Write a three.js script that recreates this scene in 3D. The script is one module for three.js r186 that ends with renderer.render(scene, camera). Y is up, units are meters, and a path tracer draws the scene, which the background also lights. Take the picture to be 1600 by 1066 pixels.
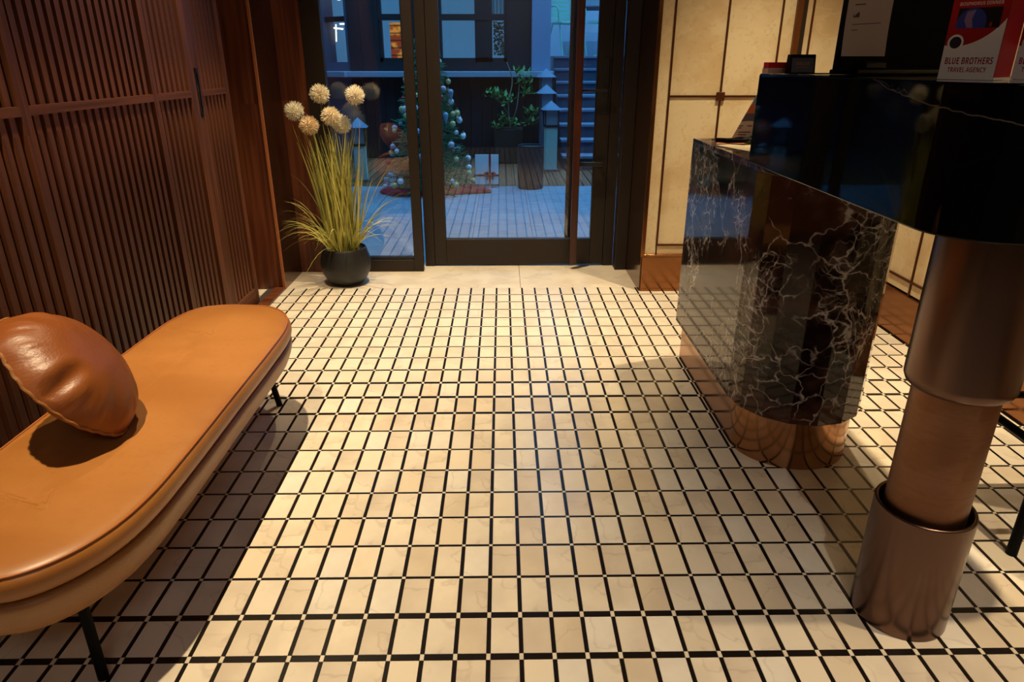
import * as THREE from 'three';
import { mergeGeometries } from 'three/addons/utils/BufferGeometryUtils.js';
import { RoundedBoxGeometry } from 'three/addons/geometries/RoundedBoxGeometry.js';
import { RectAreaLightUniformsLib } from 'three/addons/lights/RectAreaLightUniformsLib.js';

// ───────────────────────── camera, sky, exposure
const scene = new THREE.Scene();
const camera = new THREE.PerspectiveCamera(53.087, 1600 / 1066, 0.05, 100);
camera.position.set(0, 1.2, 0);
camera.lookAt(0.01284852, 1.2 - 0.37826122, -0.92560973);
const renderer = new THREE.WebGLRenderer({ antialias: true });
renderer.toneMapping = THREE.LinearToneMapping;
renderer.toneMappingExposure = 1.0;
renderer.shadowMap.enabled = true;
RectAreaLightUniformsLib.init();
const SKY = new THREE.Color().setRGB(0.85, 2.6, 4.7);      // clear dusk sky
scene.background = SKY;
const WARM = new THREE.Color().setRGB(1, 0.79, 0.48), NEUTRAL = new THREE.Color().setRGB(1, 0.88, 0.76);
// recessed ceiling lamps: x, z, intensity, half angle (deg), penumbra, aim x, aim z, colour
const LAMPS = [
  [-1.02, -1.22, 25, 36, 1.0, -0.92, -1.15, WARM],
  [-1.02, -2.70, 23, 36, 1.0, -0.88, -2.7, WARM],
  [-0.28, -3.48, 25, 38, 0.9, -0.25, -3.65, WARM],
  [1.30, -2.95, 22, 33, 0.9, 1.24, -3.12, WARM],
  [1.58, -1.95, 20, 25, 0.9, 1.6, -2.0, WARM],
  [1.55, -0.85, 16, 28, 0.9, 1.5, -1.0, WARM],
  [0.62, 0.40, 7, 28, 1.0, 0.62, -0.6, NEUTRAL],
];
const FILL = 3.4;                                              // lounge lamp panel behind the camera

// ───────────────────────── helpers
let seed = 7;
const rnd = () => { seed = (seed * 1664525 + 1013904223) >>> 0; return seed / 4294967296; };
const rr = (a, b) => a + (b - a) * rnd();
const V = (x, y, z) => new THREE.Vector3(x, y, z);
const used = {};
function numbered(n) { const k = used[n] = (used[n] ?? -1) + 1; return k ? `${n}_${String(k).padStart(3, '0')}` : n; }
function mesh(name, geo, mat, parent, label) {
  const m = new THREE.Mesh(geo, mat);
  m.name = (parent && parent !== scene) ? name : numbered(name);
  m.castShadow = m.receiveShadow = true;
  if (label) m.userData.label = label;
  (parent || scene).add(m);
  return m;
}
function struct(o) { o.userData.kind = 'structure'; return o; }
function sgroup(name) { const g = new THREE.Group(); g.name = numbered(name); scene.add(g); return struct(g); }
function thing(name, label, category, pos = [0, 0, 0], turn = 0, group) {
  const g = new THREE.Group(); g.name = numbered(name); scene.add(g);
  g.position.set(...pos); g.rotation.y = turn;
  g.userData = { label, category }; if (group) g.userData.group = group;
  return g;
}
function tag(o, label, category, group) { o.userData = { ...o.userData, label, category }; if (group) o.userData.group = group; return o; }
// uv in metres from the face direction (swap: grain runs along x/z instead of y)
function metreUV(g, swap = false, ou = 0, ov = 0) {
  if (g.index) g = g.toNonIndexed();
  const p = g.attributes.position, n = g.attributes.normal, uv = new Float32Array(p.count * 2);
  for (let i = 0; i < p.count; i++) {
    const ax = Math.abs(n.getX(i)), ay = Math.abs(n.getY(i)), az = Math.abs(n.getZ(i));
    let u, v;
    if (ay > ax && ay > az) { u = p.getX(i); v = p.getZ(i); }
    else if (ax > az) { u = p.getZ(i); v = p.getY(i); } else { u = p.getX(i); v = p.getY(i); }
    if (swap) [u, v] = [v, u];
    uv[2 * i] = u + ou; uv[2 * i + 1] = v + ov;
  }
  g.setAttribute('uv', new THREE.BufferAttribute(uv, 2));
  return g;
}
// box between two corners
function bx(x0, x1, y0, y1, z0, z1, swap = false, r = 0) {
  const w = Math.abs(x1 - x0), h = Math.abs(y1 - y0), d = Math.abs(z1 - z0);
  let g = r ? new RoundedBoxGeometry(w, h, d, 2, Math.min(r, w / 2.01, h / 2.01, d / 2.01)) : new THREE.BoxGeometry(w, h, d);
  g.translate((x0 + x1) / 2, (y0 + y1) / 2, (z0 + z1) / 2);
  return metreUV(g, swap);
}
function tube(pts, r, seg = 32, rs = 8, closed = false) {
  return new THREE.TubeGeometry(new THREE.CatmullRomCurve3(pts.map(p => V(...p)), closed), seg, r, rs, closed);
}
function bar(a, b, r0, r1 = r0, rs = 12) {
  const A = V(...a), B = V(...b), g = new THREE.CylinderGeometry(r1, r0, A.distanceTo(B), rs);
  g.applyQuaternion(new THREE.Quaternion().setFromUnitVectors(V(0, 1, 0), B.clone().sub(A).normalize()));
  const c = A.add(B).multiplyScalar(0.5); g.translate(c.x, c.y, c.z); return g;
}
const lathe = (pts, seg = 64) => new THREE.LatheGeometry(pts.map(p => new THREE.Vector2(...p)), seg);
function merge(gs) {
  return mergeGeometries(gs.map(g => { g = g.index ? g.toNonIndexed() : g; for (const k of Object.keys(g.attributes)) if (!['position', 'normal', 'uv'].includes(k)) g.deleteAttribute(k); return g; }));
}
// rings stacked over a closed outline [x,z]; rings = {in, y}; caps at both ends
function loft(outline, rings, spine, capTop = true, capBottom = true) {
  const n = outline.length, pos = [], uv = [], idx = [];
  const len = [0]; for (let i = 0; i < n; i++) { const a = outline[i], b = outline[(i + 1) % n]; len.push(len[i] + Math.hypot(b[0] - a[0], b[1] - a[1])); }
  let v = 0;
  rings.forEach((r, k) => {
    if (k) v += Math.hypot(r.y - rings[k - 1].y, r.in - rings[k - 1].in);
    for (let i = 0; i <= n; i++) {
      const p = outline[i % n], s = spine(p), d = Math.hypot(p[0] - s[0], p[1] - s[1]) || 1, t = Math.min(r.in / d, 0.999);
      pos.push(p[0] + (s[0] - p[0]) * t, r.y, p[1] + (s[1] - p[1]) * t); uv.push(len[i], r.v ?? v);
    }
  });
  for (let k = 0; k < rings.length - 1; k++) for (let i = 0; i < n; i++) {
    const a = k * (n + 1) + i, b = a + 1, c = a + n + 1, d = c + 1;
    idx.push(a, c, b, b, c, d);
  }
  const g = new THREE.BufferGeometry();
  const cap = (k, up) => {
    const base = pos.length / 3, ring = [];
    for (let i = 0; i < n; i++) { const q = (k * (n + 1) + i) * 3; pos.push(pos[q], pos[q + 1], pos[q + 2]); uv.push(pos[q], pos[q + 2]); ring.push(new THREE.Vector2(pos[q], pos[q + 2])); }
    for (const t of THREE.ShapeUtils.triangulateShape(ring, [])) up ? idx.push(base + t[0], base + t[1], base + t[2]) : idx.push(base + t[0], base + t[2], base + t[1]);
  };
  if (capTop) cap(rings.length - 1, true);
  if (capBottom) cap(0, false);
  g.setAttribute('position', new THREE.Float32BufferAttribute(pos, 3));
  g.setAttribute('uv', new THREE.Float32BufferAttribute(uv, 2));
  // make side faces point outwards whatever way the outline turns
  let area = 0; for (let i = 0; i < n; i++) { const a = outline[i], b = outline[(i + 1) % n]; area += a[0] * b[1] - b[0] * a[1]; }
  if (area < 0) for (let i = 0; i < (rings.length - 1) * n * 6; i += 3) [idx[i + 1], idx[i + 2]] = [idx[i + 2], idx[i + 1]];
  g.setIndex(idx); g.computeVertexNormals();
  return g;
}
function spline2(pts, n) {
  const c = new THREE.CatmullRomCurve3(pts.map(p => V(p[0], 0, p[1])), true, 'centripetal');
  return c.getSpacedPoints(n).slice(0, n).map(p => [p.x, p.z]);
}

// ───────────────────────── procedural textures
const perm = new Uint8Array(512); { const p = [...Array(256).keys()]; for (let i = 255; i > 0; i--) { const j = Math.floor(rnd() * (i + 1)); [p[i], p[j]] = [p[j], p[i]]; } for (let i = 0; i < 512; i++) perm[i] = p[i & 255]; }
function vn(x, y, P) {        // tiling value noise, period P
  const xi = Math.floor(x), yi = Math.floor(y), fx = x - xi, fy = y - yi, m = a => ((a % P) + P) % P;
  const s = t => t * t * (3 - 2 * t), h = (a, b) => perm[perm[m(a) & 255] + (m(b) & 255)] / 255;
  const u = s(fx), v = s(fy);
  return (h(xi, yi) * (1 - u) + h(xi + 1, yi) * u) * (1 - v) + (h(xi, yi + 1) * (1 - u) + h(xi + 1, yi + 1) * u) * v;
}
function fbm(x, y, P, o = 5) { let a = 0.5, s = 0, t = 0; for (let i = 0; i < o; i++) { s += a * vn(x, y, P); t += a; a *= 0.5; x *= 2; y *= 2; P *= 2; x += 0; } return s / t; }
const cl = (x, a = 0, b = 1) => Math.min(b, Math.max(a, x));
const sst = (a, b, x) => { x = cl((x - a) / (b - a)); return x * x * (3 - 2 * x); };
function tex(n, fn, srgb = true, m = n) {
  const d = new Uint8Array(n * m * 4);
  for (let j = 0; j < m; j++) for (let i = 0; i < n; i++) {
    const c = fn(i / n, j / m), k = (j * n + i) * 4;
    if (typeof c === 'number') d[k] = d[k + 1] = d[k + 2] = cl(c) * 255; else { d[k] = cl(c[0]) * 255; d[k + 1] = cl(c[1]) * 255; d[k + 2] = cl(c[2]) * 255; }
    d[k + 3] = 255;
  }
  const t = new THREE.DataTexture(d, n, m); t.wrapS = t.wrapT = THREE.RepeatWrapping; t.magFilter = THREE.LinearFilter; t.minFilter = THREE.LinearMipmapLinearFilter; t.generateMipmaps = true;
  if (srgb) t.colorSpace = THREE.SRGBColorSpace; t.needsUpdate = true; return t;
}
const rep = (t, sx, sy = sx) => { t.repeat.set(1 / sx, 1 / sy); return t; };
const mixc = (a, b, t) => [a[0] + (b[0] - a[0]) * t, a[1] + (b[1] - a[1]) * t, a[2] + (b[2] - a[2]) * t];
const hex = h => [(h >> 16 & 255) / 255, (h >> 8 & 255) / 255, (h & 255) / 255];
function woodTex(c0, c1, s = 0.5) {
  return rep(tex(512, (u, v) => { const g = fbm(u * 48, v * 3, 48 * 1, 1) * 0.45 + fbm(u * 16 + 0, v * 2, 16, 3) * 0.55; return mixc(hex(c0), hex(c1), sst(0.25, 0.75, g)); }), s, s * 2);
}
const ridge = (x, y, P, o) => 1 - Math.abs(2 * fbm(x, y, P, o) - 1);
const T = {};
T.wood = woodTex(0x4a2816, 0x683c26);
T.woodRed = woodTex(0x4c2415, 0x6c3a22);
T.cream = rep(tex(512, (u, v) => { const a = fbm(u * 5, v * 5, 5, 5), b = ridge(u * 4 + a * 0.8, v * 4 + 0.3, 4, 4); return mixc(mixc(hex(0xe9e0d2), hex(0xd9cfc2), sst(0.35, 0.8, a)), hex(0xb9aca0), 0.35 * sst(0.955, 1, b)); }), 0.55);
function cells(x, y, P) {     // tiling cell noise: distance to the nearest cell edge
  const xi = Math.floor(x), yi = Math.floor(y); let f1 = 9, f2 = 9;
  for (let b = -1; b <= 1; b++) for (let a = -1; a <= 1; a++) {
    const cx = ((xi + a) % P + P) % P, cy = ((yi + b) % P + P) % P, h = perm[perm[cx & 255] + (cy & 255)], h2 = perm[(h + 57) & 255];
    const d = Math.hypot(xi + a + h / 255 - x, yi + b + h2 / 255 - y); if (d < f1) { f2 = f1; f1 = d; } else if (d < f2) f2 = d;
  }
  return f2 - f1;
}
T.marble = rep(tex(1024, (u, v) => {
  const w1 = fbm(u * 7, v * 7, 7, 6) - 0.5, w2 = fbm(u * 7 + 3, v * 7 + 1, 7, 6) - 0.5, w3 = fbm(u * 40, v * 40, 40, 2) - 0.5, w4 = fbm(u * 40 + 9, v * 40 + 5, 40, 2) - 0.5, U = u + w1 * 0.13 + w3 * 0.022, W = v + w2 * 0.13 + w4 * 0.022;
  const m = fbm(u * 4, v * 4, 4, 4), mm = fbm(u * 14 + 2, v * 14, 14, 4);
  let c = mixc(hex(0x170e0e), hex(0x40271f), sst(0.38, 0.68, m)); c = mixc(c, hex(0x5c3f38), sst(0.5, 0.8, mm) * 0.5);
  const g1 = sst(0.4, 0.62, fbm(u * 5 + 1, v * 5 + 2, 5, 4)), g2 = sst(0.45, 0.65, fbm(u * 6 + 4, v * 6, 6, 4)), fine = fbm(u * 60, v * 60, 60, 2);
  const e1 = cells(U * 6, W * 6, 6), e2 = cells(U * 15 + 0.5, W * 15, 15), e3 = cells(U * 34, W * 34, 34);
  const k = (1 - sst(0.0, 0.055, e1)) * (0.06 + 0.9 * g1 * g1) + (1 - sst(0.0, 0.11, e2)) * g2 * g2 * 0.85 + (1 - sst(0.0, 0.2, e3)) * g1 * g2 * 0.75 + 0.3 * g1 * g2 * sst(0.4, 0.7, mm);
  return mixc(c, hex(0xbdbabd), cl(k * (0.35 + 1.0 * fine)));
}), 0.95);
T.onyx = rep(tex(512, (u, v) => { const a = fbm(u * 4, v * 4, 4, 6), b = ridge(u * 3 + a * 0.9, v * 6 + a * 0.5, 6, 4), d = fbm(u * 40, v * 40, 40, 2); return mixc(mixc(mixc(hex(0xdccaa8), hex(0xcbb088), sst(0.35, 0.8, a)), hex(0xe4d2ac), 0.3 * sst(0.9, 1, b)), hex(0x9c7848), 0.16 * sst(0.6, 0.9, d)); }), 0.6);
T.leather = tex(512, (u, v) => { const a = 0.8 * fbm(u * 3, v * 3, 3, 5) + 0.2 * fbm(u * 4 + 1.3, v * 9, 36, 3), b = fbm(u * 60, v * 60, 60, 2); return mixc(mixc(hex(0xaa7038), hex(0x985f29), sst(0.3, 0.75, a)), hex(0x96602c), 0.25 * sst(0.5, 0.85, b)); }); rep(T.leather, 0.7);
T.grain = rep(tex(512, (u, v) => fbm(u * 90, v * 90, 90, 3), false), 0.25);
T.rough = rep(tex(512, (u, v) => { const a = fbm(u * 5, v * 5, 5, 5); return 0.35 + 0.5 * a; }, false), 0.9);
T.brushed = rep(tex(512, (u, v) => { const a = fbm(u * 6, v * 60, 60, 3), b = fbm(u * 4, v * 4, 4, 4); return mixc(hex(0x7a553e), hex(0x8c6650), 0.4 * a + 0.6 * sst(0.3, 0.7, b)); }), 0.4);
T.brushR = rep(tex(512, (u, v) => 0.35 + 0.3 * fbm(u * 4, v * 90, 90, 2) + 0.2 * fbm(u * 4, v * 4, 4, 4), false), 0.4);
T.paver = rep(tex(256, (u, v) => { const a = fbm(u * 8, v * 8, 8, 5); return mixc(hex(0x70808e), hex(0x8c9cac), a); }), 0.5);
T.deck = woodTex(0x6e4a30, 0x8a5e3e, 0.3);

const MS = o => new THREE.MeshStandardMaterial(o), MP = o => new THREE.MeshPhysicalMaterial(o);
const M = {};
M.wood = MP({ map: T.wood, roughness: 0.5, specularIntensity: 0.45 });
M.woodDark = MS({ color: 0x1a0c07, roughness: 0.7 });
M.woodRed = MS({ map: T.woodRed, roughness: 0.35 });
M.woodEdge = MS({ color: 0x9a5a32, roughness: 0.5 });
M.cream = [0xffffff, 0xf6f2ec, 0xfaf4ea, 0xefe8e0, 0xfffaf2, 0xf2e9dc].map((c, i) => { const t = T.cream.clone(); t.offset.set(i * 0.37, i * 0.61); t.needsUpdate = true; return MS({ map: t, color: c, roughness: 0.2 }); });
M.blackTile = MS({ color: 0x17110f, roughness: 0.25 });
M.grout = MS({ color: 0x6b6256, roughness: 0.9 });
M.slab = MS({ map: T.cream, color: 0xfaf3e8, roughness: 0.26 });
M.frame = MS({ color: 0x2a211c, roughness: 0.45, metalness: 0.35 });
M.frameDark = MS({ color: 0x100d0c, roughness: 0.5 });
M.reveal = MS({ color: 0x6a4a38, roughness: 0.16, metalness: 0.9 });
M.copper = MS({ color: 0x91623e, roughness: 0.27, metalness: 0.92, roughnessMap: T.brushR });
M.copperShine = MS({ color: 0xa87c5c, roughness: 0.15, metalness: 1 });
M.bronze = MS({ map: T.brushed, roughness: 0.7, roughnessMap: T.brushR, metalness: 0.95 });
M.bronzeDark = MS({ color: 0x6a5248, roughness: 0.27, metalness: 0.95 });
M.trim = MS({ color: 0x5a3018, roughness: 0.35, metalness: 0.6 });
M.onyx = [0, 1, 2].map(i => { const t = T.onyx.clone(); t.offset.set(i * 0.31, i * 0.47); t.needsUpdate = true; return MS({ map: t, roughness: 0.3 }); });
M.marble = MP({ map: T.marble, roughness: 0.06, ior: 1.5, specularIntensity: 0.62 });
M.plaster = MS({ color: 0x7a6a58, roughness: 0.9 });
M.wallDark = MS({ color: 0x3a2318, roughness: 0.7 });
M.glass = MP({ color: 0xffffff, transmission: 1, thickness: 0, roughness: 0, ior: 1.5 });
M.leather = MP({ map: T.leather, roughness: 0.42, bumpMap: T.grain, bumpScale: 0.0006 });
M.leatherBase = MP({ color: 0x9a6b40, roughness: 0.42, bumpMap: T.grain, bumpScale: 0.0006 });
M.black = MP({ color: 0x030303, roughness: 0.6, specularIntensity: 0.25 });
M.blackGloss = MS({ color: 0x070709, roughness: 0.18 });
M.darkMetal = MS({ color: 0x14110f, roughness: 0.4, metalness: 0.6 });
M.lampGlow = MS({ color: 0xffffff, emissive: WARM, emissiveIntensity: 6 });

// ───────────────────────── the setting: floor
const XG0 = -0.036, W = 0.0723;
const rowsZ = [-0.99, -1.118, -1.239, -1.367, -1.489, -1.611, -1.733, -1.855, -1.98, -2.106, -2.236, -2.367, -2.495, -2.62, -2.748, -2.872, -2.998, -3.126, -3.251, -3.375, -3.497, -3.619];
const thickOf = z => ({ '-1.118': 0.0175, '-1.239': 0.0175, '-2.236': 0.0165, '-2.367': 0.0185, '-2.495': 0.0175, '-2.62': 0.0125 }[String(z)] || 0.0082);
for (let z = -0.866; z < 2.3; z += 0.1235) rowsZ.unshift(+z.toFixed(4));
const floor = sgroup('floor');
mesh('floor_slab', bx(-1.55, 2.0, -0.12, -0.006, -4.3, 2.4), M.grout, floor);
{
  const CS = 0.0095, G = 0.0004, xs = []; for (let k = -19; k <= 26; k++) xs.push(XG0 + k * W);
  const blackG = [], squareG = [], farG = [[], [], [], [], [], []];
  const cands = [];
  const zs = [...rowsZ, -3.744];
  const tileAt = (x0, x1, z0, z1) => {
    const g = new THREE.BoxGeometry(x1 - x0 - 2 * G, 0.008, z1 - z0 - 2 * G); g.translate(0, -0.004, 0); return g;
  };
  const cache = {};
  for (let r = 0; r < zs.length - 1; r++) {
    const zf = zs[r], zb = zs[r + 1], tf = thickOf(zf) / 2, tb = zb === -3.744 ? 0 : thickOf(zb) / 2;
    const z1 = zf - tf, z0 = zb + tb;
    for (let c = 0; c < xs.length - 1; c++) {
      const x0 = xs[c] + CS / 2, x1 = xs[c + 1] - CS / 2;
      if (x1 < -1.42 || x0 > 1.87) continue;
      cands.push({ x0, x1, z0, z1, v: Math.floor(rnd() * 6), r, c });
    }
    for (let c = 0; c < xs.length; c++) {       // black strips running in depth
      if (xs[c] < -1.42 || xs[c] > 1.87) continue;
      const g = bx(xs[c] - CS / 2 + G, xs[c] + CS / 2 - G, -0.008, 0, z0 + G, z1 - G); blackG.push(g);
    }
    for (let c = 0; c < xs.length - 1; c++) {   // black strips across
      if (xs[c + 1] < -1.42 || xs[c] > 1.87) continue;
      blackG.push(bx(xs[c] + CS / 2 + G, xs[c + 1] - CS / 2 - G, -0.008, 0, zf - tf + G, zf + tf - G));
    }
    for (let c = 0; c < xs.length; c++) { if (xs[c] < -1.42 || xs[c] > 1.87) continue; squareG.push(bx(xs[c] - CS / 2 + G, xs[c] + CS / 2 - G, -0.008, 0, zf - tf + G, zf + tf - G)); }
  }
  // the 300 tiles largest in view are parts of their own
  camera.updateMatrixWorld(); camera.updateProjectionMatrix();
  const fr = new THREE.Matrix4().multiplyMatrices(camera.projectionMatrix, camera.matrixWorldInverse);
  const blocked = t => (t.cx < -0.72 && t.cz > -2.3) || (t.cx > 0.78 && t.cx < 1.15 && t.cz < -1.9 && t.cz > -2.75);
  for (const t of cands) { t.cx = (t.x0 + t.x1) / 2; t.cz = (t.z0 + t.z1) / 2; const q = V(t.cx, 0, t.cz); t.d = q.distanceTo(camera.position); q.applyMatrix4(fr); t.see = t.cz < -0.95 && Math.abs(q.x) < 1.02 && Math.abs(q.y) < 1.03 && !blocked(t); }
  const seen = cands.filter(t => t.see).sort((a, b) => a.d - b.d).slice(0, 300); const S = new Set(seen);
  for (const t of cands) {
    if (S.has(t)) {
      const key = [(t.x1 - t.x0).toFixed(4), (t.z1 - t.z0).toFixed(4), (t.r * 7 + t.c * 3) % 4].join();
      const g = cache[key] ??= metreUV(tileAt(t.x0, t.x1, t.z0, t.z1), false, ((t.r * 7 + t.c * 3) % 4) * 0.137, ((t.r * 7 + t.c * 3) % 4) * 0.09);
      const m = mesh('tile', g, M.cream[t.v], floor); m.position.set(t.cx, 0, t.cz);
    } else { const g = metreUV(tileAt(t.x0, t.x1, t.z0, t.z1), false, rnd(), rnd()); g.translate(t.cx, 0, t.cz); farG[t.v].push(g); }
  }
  // tiles past the limit: one part with one material per tone would be several; keep one
  const far = mesh('more_tiles', merge(farG.flat()), M.cream[1], floor); far.userData.kind = 'stuff';
  mesh('black_strips', merge(blackG), M.blackTile, floor, 'black marble strips between the cream tiles').userData.kind = 'stuff';
  mesh('small_squares', merge(squareG), M.cream[2], floor, 'tiny cream squares where the black strips cross').userData.kind = 'stuff';
  for (const [a, b] of [[-1.24, -0.99], [-0.987, 0.1], [0.103, 0.775]]) mesh('border_slab', bx(a, b, -0.008, 0, -4.29, -3.7445), M.slab, floor, 'plain cream marble slab in front of the door');
}
// wooden plinth and groove under the sliding screens
struct(mesh('trim_1', bx(-1.297, -1.238, 0, 0.014, -3.73, -0.3, true, 0.003), M.woodRed, scene));
struct(mesh('trim_2', bx(-1.336, -1.3, 0, 0.006, -3.73, -0.3), MS({ color: 0x77706a, roughness: 0.4, metalness: 0.8 }), scene));

// ───────────────────────── the setting: walls and ceiling
const CEIL = 2.75;
const wl = sgroup('wall_left');
mesh('wall_core', bx(-1.62, -1.42, -0.1, CEIL, -3.736, 2.4), M.woodDark, wl);
const wfr = sgroup('wall_front');
mesh('wood_jamb', bx(-1.62, -1.243, 0, CEIL, -4.3, -3.736), M.woodRed, wfr, 'red-brown wood return beside the sliding screens');
mesh('edge_strip', bx(-1.251, -1.236, 0, CEIL, -3.742, -3.73, false, 0.002), M.woodEdge, wfr, 'thin lighter wood edge');
mesh('reveal_cladding', bx(-1.243, -1.237, 0, CEIL, -4.08, -3.742), M.reveal, wfr, 'polished dark bronze cladding');
mesh('wood_panel', bx(-1.237, -1.088, 0, CEIL, -4.3, -4.08), M.woodRed, wfr, 'narrow red-brown wood panel left of the glass');
mesh('header', bx(-1.09, 0.77, 2.38, CEIL, -4.3, -4.06), M.wallDark, wfr);
mesh('wall_core', bx(0.772, 2.05, 0, CEIL, -4.3, -3.7), M.wallDark, wfr);
mesh('reveal_cladding', bx(0.766, 0.772, 0, CEIL, -4.1, -3.676), M.reveal, wfr, 'polished dark bronze cladding');
// onyx panels on the wall facing the room
{
  const z0 = -3.7, z1 = -3.676; let k = 0;
  const on = (a, b, c, d) => mesh('onyx_panel', bx(a, b, c, d, z0, z1, false, 0.002), M.onyx[k++ % 3], wfr);
  const cols = [[0.786, 0.845], [0.853, 1.107], [1.115, 1.369], [1.377, 1.438], [1.488, 1.519], [1.527, 1.78], [1.788, 1.85]];
  cols.forEach(([a, b], i) => {
    if (i === 0 || i === 3 || i === 4 || i === 6) on(a, b, 0.214, CEIL);
    else { on(a, b, 0.214, 0.262); on(a, b, 0.27, 1.034); on(a, b, 1.042, 1.9); on(a, b, 1.908, CEIL); }
  });
  const tr = (a, b, c, d, p = 0.006) => mesh('copper_trim', bx(a, b, c, d, z0 + 0.002, z1 + p), M.trim, wfr);
  for (const [x, lo] of [[0.849, 0.262], [1.111, 0.262], [1.373, 0.262], [1.523, 0.214], [1.784, 0.214]]) tr(x - 0.0045, x + 0.0045, lo, CEIL);
  for (const y of [0.266, 1.038, 1.904]) { tr(0.853, 1.107, y - 0.0045, y + 0.0045); tr(1.115, 1.369, y - 0.0045, y + 0.0045); tr(1.527, 1.78, y - 0.0045, y + 0.0045); }
  for (const [x, y] of [[1.111, 1.038], [1.111, 1.904]]) mesh('square_boss', bx(x - 0.021, x + 0.021, y - 0.021, y + 0.021, z1, z1 + 0.011, false, 0.002), M.trim, wfr);
  mesh('corner_trim', bx(0.764, 0.786, 0.2, CEIL, -3.7, -3.669, false, 0.002), M.copper, wfr, 'copper edge trim');
  mesh('copper_post', bx(1.438, 1.466, 0.2, CEIL, -3.7, -3.655, false, 0.002), MS({ color: 0x70431f, roughness: 0.4, metalness: 0.7 }), wfr, 'copper post between the onyx bays');
  mesh('dark_post', bx(1.466, 1.488, 0.2, CEIL, -3.7, -3.66), M.frame, wfr, 'dark metal strip beside the copper post');
  struct(mesh('baseboard_front', bx(0.774, 1.852, 0, 0.2, -3.7, -3.669, true, 0.003), M.copper, scene));
  struct(mesh('trim_3', bx(0.782, 1.852, 0.2, 0.214, -3.7, -3.666, true, 0.003), M.copper, scene));
}
const wr = sgroup('wall_right');
mesh('wall_core', bx(1.885, 2.05, -0.12, CEIL, -3.7, 2.4), M.wallDark, wr);
{
  let k = 1; const xs = 1.86, zc = [-3.66, -3.60, -3.277, -2.95, -2.623, -2.296, -1.969, -1.642, -1.315, -0.988];
  for (let i = 0; i < zc.length - 1; i++) {
    const a = zc[i + 1] - 0.0045, b = zc[i] + 0.0045;
    for (const [c, d] of [[0.214, 0.2655], [0.2745, 1.034], [1.042, CEIL]]) mesh('onyx_panel', bx(xs, 1.885, c, d, b, a, false, 0.002), M.onyx[k++ % 3], wr);
    mesh('copper_trim', bx(xs - 0.006, 1.88, 0.2, CEIL, zc[i + 1] - 0.0045, zc[i + 1] + 0.0045), M.trim, wr);
    for (const y of [0.27, 1.038]) mesh('copper_trim', bx(xs - 0.006, 1.88, y - 0.0045, y + 0.0045, b, a), M.trim, wr);
  }
  mesh('onyx_panel', bx(xs, 1.885, 0.214, CEIL, -0.98, 2.4), M.onyx[0], wr);
  struct(mesh('baseboard_right', bx(1.85, 1.885, 0, 0.205, -3.67, 2.4, true, 0.003), M.copper, scene));
}
const wb = sgroup('wall_rear');
mesh('wall_core', bx(-1.62, 2.05, -0.12, CEIL, 2.38, 2.6), M.plaster, wb);
const ceil = sgroup('ceiling');
mesh('ceiling_slab', bx(-1.62, 2.05, CEIL, CEIL + 0.15, -4.3, 2.6), M.plaster, ceil);
for (const [x, z, I, ang, pen, ax, az, hue] of LAMPS) {
  const ring = lathe([[0.042, 0], [0.055, 0], [0.055, -0.006], [0.042, -0.012], [0.042, 0]], 32); ring.translate(x, CEIL, z);
  mesh('lamp_ring', ring, M.black, ceil);
  const d = new THREE.CylinderGeometry(0.04, 0.04, 0.004, 24); d.translate(x, CEIL - 0.003, z);
  mesh('lamp_lens', d, M.lampGlow, ceil);
  const s = new THREE.SpotLight(hue, I, 0, ang * Math.PI / 180, pen, 2);
  s.position.set(x, CEIL - 0.016, z); s.target.position.set(ax, 0, az); s.castShadow = true; s.shadow.radius = 1.2; s.shadow.mapSize.set(1024, 1024);
  scene.add(s, s.target);
}
// soft lamp panel in the lounge behind the camera
{
  mesh('lamp_panel', bx(-0.4, 0.9, CEIL - 0.01, CEIL - 0.002, 1.0, 1.8), MS({ color: 0xffffff, emissive: NEUTRAL, emissiveIntensity: 0.8 }), ceil);
  const ra = new THREE.RectAreaLight(NEUTRAL, FILL, 1.3, 0.8); ra.position.set(0.25, CEIL - 0.014, 1.4); ra.lookAt(0.25, 0, 1.4); scene.add(ra);
}

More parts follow.
